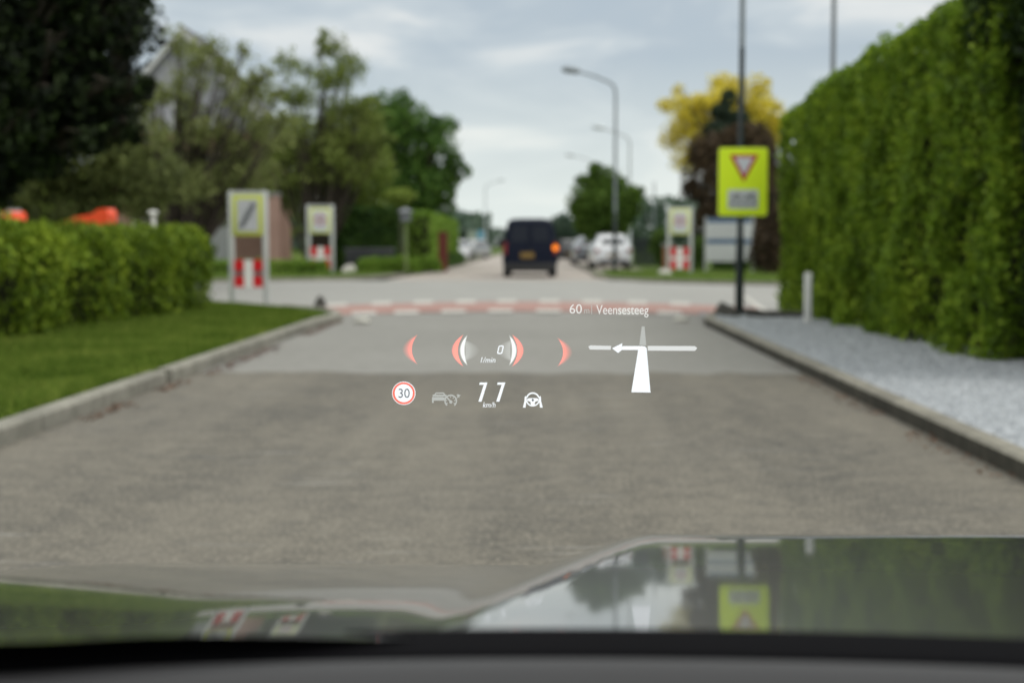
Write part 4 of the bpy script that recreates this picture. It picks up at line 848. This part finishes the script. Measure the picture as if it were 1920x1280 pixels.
def interp(keys, y):
    ys = [k_[0] for k_ in keys]; return [float(np.interp(y, ys, [k_[j] for k_ in keys])) for j in range(1, len(keys[0]))]
class Body:
    """rounded car body from stations (y, half_width, bottom, belt, roof, roof_half_width)"""
    def __init__(s, keys): s.k = keys
    def pts(s, y):
        w, bt, be, rf_, rw = interp(s.k, y); d = rf_ - be
        return [(w * .80, bt), (w * .95, bt + .07), (w, bt + .22), (w, (bt + be) / 2 + .12), (w * .985, be), (w * .985 + (rw - w * .985) * .5, be + d * .52), (rw, be + d * .86), (rw * .88, be + d * .965), (rw * .55, rf_)]
    def ring(s, y):
        h_ = s.pts(y); return [(x, y, z) for x, z in h_] + [(-x, y, z) for x, z in reversed(h_)]
    def build(s, m, parent, name='body'):
        ys = sorted(set([k_[0] for k_ in s.k] + list(np.linspace(s.k[0][0], s.k[-1][0], 26)))); b = MB(); b.loft([s.ring(y) for y in ys]); return b.obj(name, m, parent, 35)
    def side_glass(s, y0, y1, parent, m, t0=.06, t1=.80, name='side_window', ends=(0, 0)):
        for sg in (-1, 1):
            b = MB(); n = 6; rows = []
            for i in range(n + 1):
                row = []
                for t in (t0, .5, t1):
                    e0 = y0 + ends[0] * (t - t0); e1 = y1 - ends[1] * (t - t0); y = e0 + (e1 - e0) * i / n
                    w, bt, be, rf_, rw = interp(s.k, y); d = rf_ - be; x = float(np.interp(t, [0, .52, .86], [w * .985, w * .985 + (rw - w * .985) * .5, rw])) + .008
                    row.append((sg * x, y, be + d * t))
                rows.append(row)
            vs = [p_ for r_ in rows for p_ in r_]; fs = [(i * 3 + j, i * 3 + j + 1, (i + 1) * 3 + j + 1, (i + 1) * 3 + j) for i in range(n) for j in range(2)]
            b.add(vs, fs); b.obj(name, m, parent, 60)
    def top_glass(s, y0, y1, parent, m, name, f=.8, lift=.01):
        b = MB(); n = 5; vs = []
        for i in range(n + 1):
            y = y0 + (y1 - y0) * i / n; h_ = s.pts(y); rf_ = h_[-1][1]; xw = h_[7][0] * f
            vs += [(-xw, y, h_[7][1] + lift), (-h_[8][0] * f, y, rf_ + lift), (h_[8][0] * f, y, rf_ + lift), (xw, y, h_[7][1] + lift)]
        fs = [(i * 4 + j, i * 4 + j + 1, (i + 1) * 4 + j + 1, (i + 1) * 4 + j) for i in range(n) for j in range(3)]
        off = -0.008; b.add([(x, y + off, z) for x, y, z in vs], fs); b.obj(name, m, parent, 60)

def parked_car(loc, rz, m, label, tall=1.0, group='cars parked along the far road'):
    t = thing('parked_car', loc, label, 'car', group, rz); k_ = tall
    B_ = Body([(0, .70, .36, .74, .80, .62), (.04, .80, .27, .86, .95 * k_, .66), (.14, .85, .24, .93, 1.02 * k_, .68), (.5, .885, .2, .96, 1.44 * k_, .60), (.85, .895, .2, .96, 1.50 * k_, .60), (2.1, .895, .2, .95, 1.51 * k_, .61), (2.75, .89, .2, .94, 1.40 * k_, .60), (3.45, .88, .2, .91, .98, .66), (3.9, .85, .2, .84, .89, .66), (4.25, .74, .25, .72, .76, .58), (4.33, .6, .33, .6, .64, .5)])
    B_.build(m, t); B_.side_glass(.55, 1.75, t, M_GLASSD, ends=(.15, 0)); B_.side_glass(1.83, 3.1, t, M_GLASSD, ends=(0, .75))
    B_.top_glass(.17, .36, t, M_GLASSD, 'rear_window', .9); B_.top_glass(2.72, 3.4, t, M_GLASSD, 'windscreen', .93)
    for s in (-1, 1):
        b = MB(); b.box((s * .72, .035, .83), (.20, .10, .16), bev=.03); b.obj('tail_light', M_TAIL, t, 40)
        b = MB(); b.box((s * .66, 4.17, .68), (.22, .14, .1), bev=.03); b.obj('headlight', M_HEADL, t, 40)
        b = MB(); b.box((s * .99, 2.95, 1.0), (.2, .1, .13), bev=.04); b.obj('mirror', m, t, 40)
    b = MB(); b.box((0, -.012, .34), (1.3, .07, .16), bev=.03); b.obj('rear_bumper', M_BUMP, t, 40)
    b = MB(); b.box((0, -.012, .62), (.52, .03, .12), bev=.006); b.obj('number_plate', M_PLATE, t, 40)
    for x in (-.79, .79):
        for y in (.85, 3.35): wheel(t, x, y, .32, .2)
    return t
M_CWHITE = paint('car_white', (.66, .68, .72), .25, 0, .5, .03, 1, coat=.6); M_CGREY = paint('car_grey', (.22, .24, .28), .3, .4, .5, .05, 1, coat=.6); M_CDARK = paint('car_dark', (.02, .022, .028), .3, .2, .5, .05, 1, coat=.6); M_CSILV = paint('car_silver', (.34, .35, .36), .3, .5, .5, .05, 1, coat=.6)
def place(px, py, dz=0): q_ = G(px, py); return (q_.x, q_.y, dz)
q = AT(1150, 458, 63.5); parked_car((q.x, 63.5, .08), R(2), M_CWHITE, 'white parked hatchback seen from behind, right of the van', 1.06)
q = AT(1098, 458, 76); parked_car((q.x + .3, 76, .08), R(2), M_CGREY, 'blue-grey car parked just beyond the white hatchback', 1.02)
q = AT(1068, 458, 96); parked_car((q.x, 96, .0), R(1), M_CDARK, 'dark distant car between the van and the grey parked car', 1.0)
q = AT(862, 458, 88); parked_car((q.x - .3, 92.5, .05), R(180 - 28), M_CWHITE, 'white car parked on the left with its bonnet pointing to the road', 1.0)
q = AT(905, 458, 110); parked_car((q.x - .2, 114, .05), R(180 - 24), M_CSILV, 'silver-grey car parked on the left, the one nearest the van', 1.0)
q = AT(888, 458, 104); parked_car((q.x - 1.2, 106, .05), R(180 - 24), M_CDARK, 'dark low car on the left between the white and the silver ones', .95)

# dark van ahead
M_VAN = paint('van_navy', (.006, .009, .021), .4, 0, .12, .08, 1, coat=.08); M_VGLASS = paint('van_glass', (.005, .008, .018), .2, 0, .4, .05, 1)
q = AT(994, 520, 52.0); V = thing('van', (q.x, 51.6, 0), 'dark navy panel van driving ahead with right indicator lit', 'van', None, R(.6))
B_ = Body([(0, .93, .36, 1.12, 2.02, .74), (.035, .985, .33, 1.12, 2.09, .79), (.10, 1.0, .32, 1.12, 2.13, .81), (1.0, 1.0, .3, 1.12, 2.15, .82), (3.2, 1.0, .3, 1.12, 2.13, .82), (3.7, 1.0, .3, 1.12, 2.02, .80), (4.35, .98, .3, 1.1, 1.36, .78), (4.85, .93, .32, .98, 1.12, .74), (5.08, .8, .36, .8, .92, .62)])
B_.build(M_VAN, V); B_.side_glass(2.7, 4.1, V, M_VGLASS, ends=(0, .75)); B_.top_glass(3.68, 4.32, V, M_VGLASS, 'windscreen', .95)
for s in (-1, 1):
    b = MB(); b.prism([(s * .025, .56), (s * .79, .56), (s * .83, 1.05), (s * .78, 1.45), (s * .70, 1.92), (s * .62, 1.97), (s * .025, 1.99)], -.022, .0); d = b.obj('rear_door', M_VAN, V, 30)
    b = MB(); b.prism([(s * .09, 1.30), (s * .70, 1.30), (s * .635, 1.86), (s * .09, 1.88)], -.029, -.0225); b.obj('window', M_VGLASS, d)
    b = MB(); b.prism([(s * .845, .84), (s * .955, .84), (s * .965, 1.18), (s * .885, 1.28), (s * .835, 1.28), (s * .85, 1.1)], -.03, .06)
    tl = b.obj('tail_light', M_TAIL, V, 30)
    b = MB(); b.box((s * 1.13, 3.85, 1.25), (.24, .13, .30), bev=.05); b.obj('mirror', M_BUMP, V, 40)
b = MB(); b.tube([(.915, -.05, 1.075), (.915, -.031, 1.075)], [.085, .10], 16)
b.obj('indicator', emit('indicator_lamp', (1.0, .24, .015), 1.7), tl, label='lit orange indicator')
b = MB(); b.box((0, .02, .37), (1.94, .2, .32), bev=.05); b.obj('rear_bumper', M_BUMP, V, 40)
b = MB(); b.box((-.10, -.034, .80), (.50, .022, .20), bev=.006); b.obj('number_plate', M_PLATE, V)
b = MB(); b.box((.03, -.04, .98), (.22, .03, .05), bev=.01); b.obj('door_handle', M_BUMP, V)
for x in (-.83, .83):
    for y in (.95, 4.1): wheel(V, x, y, .34, .26)
b = MB()
for s in (-1, 1): b.box((s * .83, .62, .26), (.3, .02, .34))
b.obj('mud_flap', M_BUMP, V)

# ================================================================== OWN CAR: bonnet, wings, nose, dashboard top
m = mat_new('graphite_paint'); b = NB(m); M_OWN = m
fl = b.noise(b.mapped(), 900, 1, .5); cc = b.mix(fl, (.055, .058, .058), (.085, .09, .09))
b.out(b.bsdf(cc, .30, .75, .5, coat=1.0, coatr=.045))
XC, HW = .47, 1.24
car = thing('car', (XC, 1.2, 0), 'grey car the picture is taken from, glossy bonnet reflecting the hedge and yellow sign', 'car')
def bon_z(X, y):
    t = 1.9 - y; lf = min(max((-.04 - X) / .22, 0), 1); cc_ = .055 - .012 * lf * lf * (3 - 2 * lf)
    z = .7676 + .2276 * t - (cc_ * t * t if t > 0 else 1.3 * t * t)                       # flat outer part
    q = 1.68 - y
    d = .8556 + 0.118 * q - .0165 * q * q + .0029 * (1 - math.exp(-q / .03)) if q > 0 else .8556 + .21 * q - .55 * q * q      # raised centre, ends further back
    xe = -.03 + (y - 1.05) / .6 * .165; half = XC - xe; dx = abs(X - XC)
    wd = .05 + .11 * min(max((y - 1.0) / .65, 0), 1); w = min(max((half + wd - dx) / wd, 0), 1); w = w * w * (3 - 2 * w)
    h_ = d - z; h_ = .5 * (h_ + math.sqrt(h_ * h_ + .000001)); z += w * h_
    e = max(abs(X - XC) - 1.0, 0); return z - 1.2 * e * e
b = MB(); nx, ny = 150, 120; xs = np.linspace(-HW, HW, nx); ys = np.linspace(.90, 2.34, ny)
def fry(y, X): return y - .10 * max(0, (y - 1.9)) * (abs(X) / HW) ** 3        # plan curve of the nose
def near(X): return .962 - .26 * min(abs(X + XC - .05), .9) ** 2 - .09 * min(max((.0 - X - XC) / .3, 0), 1)           # the bonnet ends along the curved foot of the windscreen
vs = []
for j in range(ny):
    for X in xs:
        y0 = near(X); y = y0 + (2.34 - y0) * j / (ny - 1); vs.append((X, fry(y, X) - 1.2, bon_z(X + XC, y)))
b.add(vs, [(j * nx + i, j * nx + i + 1, (j + 1) * nx + i + 1, (j + 1) * nx + i) for j in range(ny - 1) for i in range(nx - 1)])
o = b.obj('bonnet', M_OWN, car, 60)
for s in (-1, 1):
    b = MB(); top = [(s * HW, fry(y, HW) - 1.2, bon_z(s * HW + XC, y) - .002) for y in ys[::6]]; n_ = len(top)
    low = [(s * (HW + .02), p_[1], p_[2] - .12) for p_ in top]; bot = [(s * (HW - .01), p_[1], min(p_[2] - .2, max(.38, .74 - 3.2 * max(0, .38 - abs(p_[1] - .35)) * .28))) for p_ in top]
    b.add(top + low + bot, [(r_ * n_ + i, r_ * n_ + i + 1, (r_ + 1) * n_ + i + 1, (r_ + 1) * n_ + i) for r_ in (0, 1) for i in range(n_ - 1)]); b.obj('wing', M_OWN, car, 50)
b = MB(); fr = [(X, fry(ys[-1], X) - 1.2, bon_z(X + XC, ys[-1]) - .001) for X in xs[::6]]; n_ = len(fr)
rows = [fr, [(x, y + .05, z * .5 + .24) for x, y, z in fr], [(x * .98, y + .03, .24) for x, y, z in fr]]
b.add([p_ for r_ in rows for p_ in r_], [(r_ * n_ + i, r_ * n_ + i + 1, (r_ + 1) * n_ + i + 1, (r_ + 1) * n_ + i) for r_ in (0, 1) for i in range(n_ - 1)]); b.obj('front_bumper', M_OWN, car, 50)
for x in (-.94, .94): wheel(car, x, .35, .35, .24)
M_DASH = paint('dashboard_pad', (.036, .036, .039), .65, 0, .3, .06, 3); M_DASHK = paint('dashboard_black', (.006, .006, .007), .95, 0, .04, .1, 3)
def arc_strip(name, prof, m):
    b = MB(); X = np.linspace(-1.0, 1.35, 60); rows = []
    for y, z in prof: rows.append([(x - XC, y - .26 * (x - .05) ** 2 - 1.2, z) for x in X])
    n_ = len(X); b.add([p_ for r_ in rows for p_ in r_], [(r_ * n_ + i, r_ * n_ + i + 1, (r_ + 1) * n_ + i + 1, (r_ + 1) * n_ + i) for r_ in range(len(prof) - 1) for i in range(n_ - 1)]); return b.obj(name, m, car, 40)
arc_strip('defroster_slot', [(.97, .78), (.967, .90), (.965, .925), (.957, .9385), (.945, .940), (.922, .932), (.915, .920), (.913, .90)], M_DASHK)
arc_strip('dashboard', [(.909, .85), (.909, .925), (.905, .931), (.898, .935), (.88, .937), (.872, .936), (.862, .931), (.854, .921), (.848, .905), (.835, .87), (.80, .80), (.70, .70), (.37, .6)], M_DASH)

# ================================================================== HEAD-UP DISPLAY: virtual image floating over the nose, about 2 m from the driver's eye
hp = AT(1011, 640, HUD_Y); HK = HUD_Y / FPX
hud = thing('head_up_display', (hp.x, hp.y, hp.z), 'glowing white and red head-up display floating over the road with 11 km/h readout', 'display')
def H(px, py): p_ = AT(px, py, HUD_Y) - hp; return (p_.x, p_.z)
E_W = emit('display_white', (.92, .97, 1.0), 1.05); E_WD = emit('display_white_dim', (.80, .82, .80), .9); E_G = emit('display_grey', (.50, .52, .49), .95); E_T = emit('display_text', (.78, .79, .76), 1.0)
E_R = emit('display_red', (.95, .20, .14), 1.0); E_K = emit('display_dark', (.13, .14, .15), 1.0)
G_R = glow('display_red_glow', (1.0, .07, .035), 1.45); G_W = glow('display_white_glow', (.95, 1.0, 1.0), 1.0)
def poly(b, pts, y=0.0, mi=0, th=.002): b.prism([H(*q_) for q_ in pts], y, y + th, mi)
def hline(b, p_, q_, w, y=0.0, mi=0): b.line(H(*p_), H(*q_), w * HK, y, .002, mi)
def hring(b, c, r, r0=0, a0=0, a1=360, y=0.0, mi=0, n=26):
    b.disc(H(*c), r * HK, y, n, mi, r0 * HK, R(a0), R(a1), .002)
# destination line
b = MB(); hx = lambda px, py=588: H(px, py)[0]; zl = H(1100, 589)[1]
put_text(b, '60', hx(1068), hx(1091), H(1080, 587.5)[1], 17 * HK, 0, 0, 0); put_text(b, 'm', hx(1095.5), hx(1105), H(1100, 587.5)[1], 12 * HK, 0, 0, 1)
hline(b, (1109.5, 589), (1109.5, 572), 1.2, 0, 1); put_text(b, 'Veensesteeg', hx(1118), hx(1216), H(1160, 589)[1], 17 * HK, 0, 0, 0)
b.obj('street_name_line', [E_T, E_G], hud)
# rev counter
b = MB(); put_text(b, '1/min', hx(901), hx(929), H(915, 679.5)[1], 10 * HK, 0, .25)
b.obj('rev_unit', E_W, hud)
def slant(b, x0, x1, y0, y1, w, sl, mi=0, rr=3):           # rounded, slanted zero
    o_, i_ = [], []
    for cx_, cy_, a0 in ((x1 - rr, y0 + rr, 270), (x1 - rr, y1 - rr, 0), (x0 + rr, y1 - rr, 90), (x0 + rr, y0 + rr, 180)):
        for j in range(5):
            a = R(a0 + 22.5 * j); c_, s_ = math.cos(a), math.sin(a)
            for L_, q_ in ((o_, rr), (i_, rr - w)):
                X_, Y_ = cx_ + c_ * q_, cy_ + s_ * q_; L_.append((X_ + (y1 - Y_) * sl, Y_))
    n_ = len(o_)
    for i in range(n_): poly(b, [o_[i], o_[(i + 1) % n_], i_[(i + 1) % n_], i_[i]], 0, mi)
b = MB(); slant(b, 931.5, 941.5, 647.5, 663.5, 2.0, .22); b.obj('rev_readout', E_W, hud)
def crescent(name, xtip, ytop, ybot, bulge_in, bulge_out, m_, prof, label=None):
    """bars of light between two arcs through the same tips; PROF = brightness from inner to outer edge"""
    n = 30; k_ = len(prof); vs = []; lum = []
    for i in range(n + 1):
        t = i / n * 2 - 1; y = ytop + (ybot - ytop) * i / n; c_ = 1 - t * t
        for j in range(k_):
            f = j / (k_ - 1); x = xtip + c_ * (bulge_in + (bulge_out - bulge_in) * f); p_ = H(x, y); vs.append((p_[0], 0, p_[1])); lum.append(prof[j] * min(1, (1 - abs(t)) * 3.2) ** .8)
    b = MB(); b.add(vs, [(i * k_ + j, i * k_ + j + 1, (i + 1) * k_ + j + 1, (i + 1) * k_ + j) for i in range(n) for j in range(k_ - 1)])
    me = bpy.data.meshes.new(name); me.from_pydata(b.v, [], b.f); me.materials.append(m_); at = me.attributes.new('lum', 'FLOAT', 'POINT'); at.data.foreach_set('value', lum)
    o = bpy.data.objects.new(name, me); COL.objects.link(o); o.parent = hud
    if label: o['label'] = label
    return o
crescent('arc_glow', 784, 626, 684, -11, -30, G_R, [.0, .75, .5, .34, .22, .13, .06, 0], 'outer left red crescent')
crescent('arc_glow', 1044, 632, 688, 11, 30, G_R, [.0, .75, .5, .34, .22, .13, .06, 0], 'outer right red crescent')
crescent('red_arc', 870, 626, 688, -11, -23.5, G_R, [0, .95, .95, .9, .75, .4, 0]); crescent('red_arc', 959, 626, 688, 11, 23.5, G_R, [0, .95, .95, .9, .75, .4, 0])
crescent('white_arc', 877, 627, 686, -5, -15, G_W, [0, .55, .75, .8, .75, .5, .2]); crescent('white_arc', 954, 627, 686, 5, 15, G_W, [0, .55, .75, .8, .75, .5, .2])
crescent('white_glow', 872, 636, 678, 1, 28, G_W, [.20, .17, .1, .05, 0]); crescent('white_glow', 958, 636, 678, -1, -28, G_W, [.20, .17, .1, .05, 0])
# speed limit roundel
b = MB(); hring(b, (757, 737), 19.5, 0, mi=0, y=.0025); hring(b, (757, 737), 21, 17.2, y=.0, mi=1, n=40); hring(b, (757, 737), 22, 20.9, y=.0, mi=0, n=40)
put_text(b, '30', hx(747, 737), hx(768, 737), H(757, 745.5)[1], 17 * HK, .0015, 0, 2); b.obj('speed_limit_roundel', [E_W, E_R, E_K], hud)
# speed 11
b = MB()
for x in (0, 33.5):
    poly(b, [(899.5 + x, 717), (913.8 + x, 717), (902.8 + x, 752.5), (897 + x, 752.5), (907.2 + x, 721), (898.6 + x, 721)])
b.obj('speed_readout', E_W, hud); b = MB(); put_text(b, 'km/h', hx(905), hx(929), H(915, 763.5)[1], 10 * HK, 0, .25); b.obj('speed_unit', E_W, hud)
# adaptive cruise symbol: car and gauge
b = MB()
for p_, q_, w_ in (((815, 739.5), (818, 736.5), 1.8), ((817, 737), (831, 737), 2), ((830.5, 736.5), (834, 740), 1.8), ((811, 741.5), (837, 741.5), 3), ((810, 747.5), (833, 747.5), 6.5), ((811.5, 747), (811.5, 755), 3.2), ((833, 748), (837, 743), 2)): hline(b, p_, q_, w_, .0004 * len(b.f) % .003)
hring(b, (845, 751.5), 12, 9.6, -50, 230); hline(b, (845.5, 753), (838, 744.5), 2.2, -.001); hring(b, (845.5, 753), 3, 0, n=12, y=-.0025)
for a in (-30, 10, 50, 90, 170, 210): hline(b, (845 + 6.6 * math.cos(R(a)), 751.5 - 6.6 * math.sin(R(a))), (845 + 9 * math.cos(R(a)), 751.5 - 9 * math.sin(R(a))), 1.4, -.003)
for a in (0, 60, 120): hline(b, (860 - 3.3 * math.cos(R(a)), 740.5 - 3.3 * math.sin(R(a))), (860 + 3.3 * math.cos(R(a)), 740.5 + 3.3 * math.sin(R(a))), 1.6, -.004 - .0001 * a)
b.obj('cruise_symbol', E_G, hud)
# steering wheel held by two hands
b = MB(); hring(b, (999, 748.5), 13.2, 10.6, 15, 165, n=30); hring(b, (999, 748.5), 13.2, 11, 195, 345, n=30)
poly(b, [(988, 748), (992, 746), (1006, 746), (1010, 748), (1009.5, 750.5), (1003.5, 752.5), (1001.8, 760), (996.2, 760), (994.5, 752.5), (988.5, 750.5)], -.0025)
for s in (-1, 1):
    X = lambda d: 999 + s * d
    poly(b, [(X(18.5), 763), (X(13.5), 763), (X(12.8), 756), (X(11.5), 750), (X(12), 744), (X(14), 741.5), (X(15.2), 744), (X(15.5), 751)], -.005)
b.obj('steering_symbol', E_W, hud)
b = MB(); hring(b, (999, 749), 2.2, 0, n=14, y=-.0055); b.obj('wheel_hub', E_K, hud)
# junction sketch
b = MB(); poly(b, [(1184, 735), (1197, 655), (1212.5, 655), (1219.5, 733.5), (1220.5, 735.5)])
poly(b, [(1197, 655.5), (1166, 655.5), (1166, 648.6), (1205, 648.6), (1209.5, 649.6), (1212, 652), (1212.6, 656)], -.0025); poly(b, [(1147.5, 652.5), (1166.5, 643), (1165.5, 648.6), (1165.5, 655.5), (1158.5, 661)], -.005)
b.obj('turn_arrow', E_W, hud); b = MB(); poly(b, [(1199, 646.5), (1203.5, 612), (1208.5, 612), (1211.5, 647.5)]); b.obj('road_ahead_bar', E_G, hud)
b = MB(); poly(b, [(1103, 649.5), (1107, 647.5), (1146, 648.5), (1145, 655.5), (1106, 655)], 0); b.obj('side_road_bar', E_WD, hud)
b = MB(); poly(b, [(1214.5, 648.5), (1303, 648.8), (1307.5, 652.5), (1303, 657.5), (1215, 657)], 0); b.obj('side_road_bar', E_WD, hud)
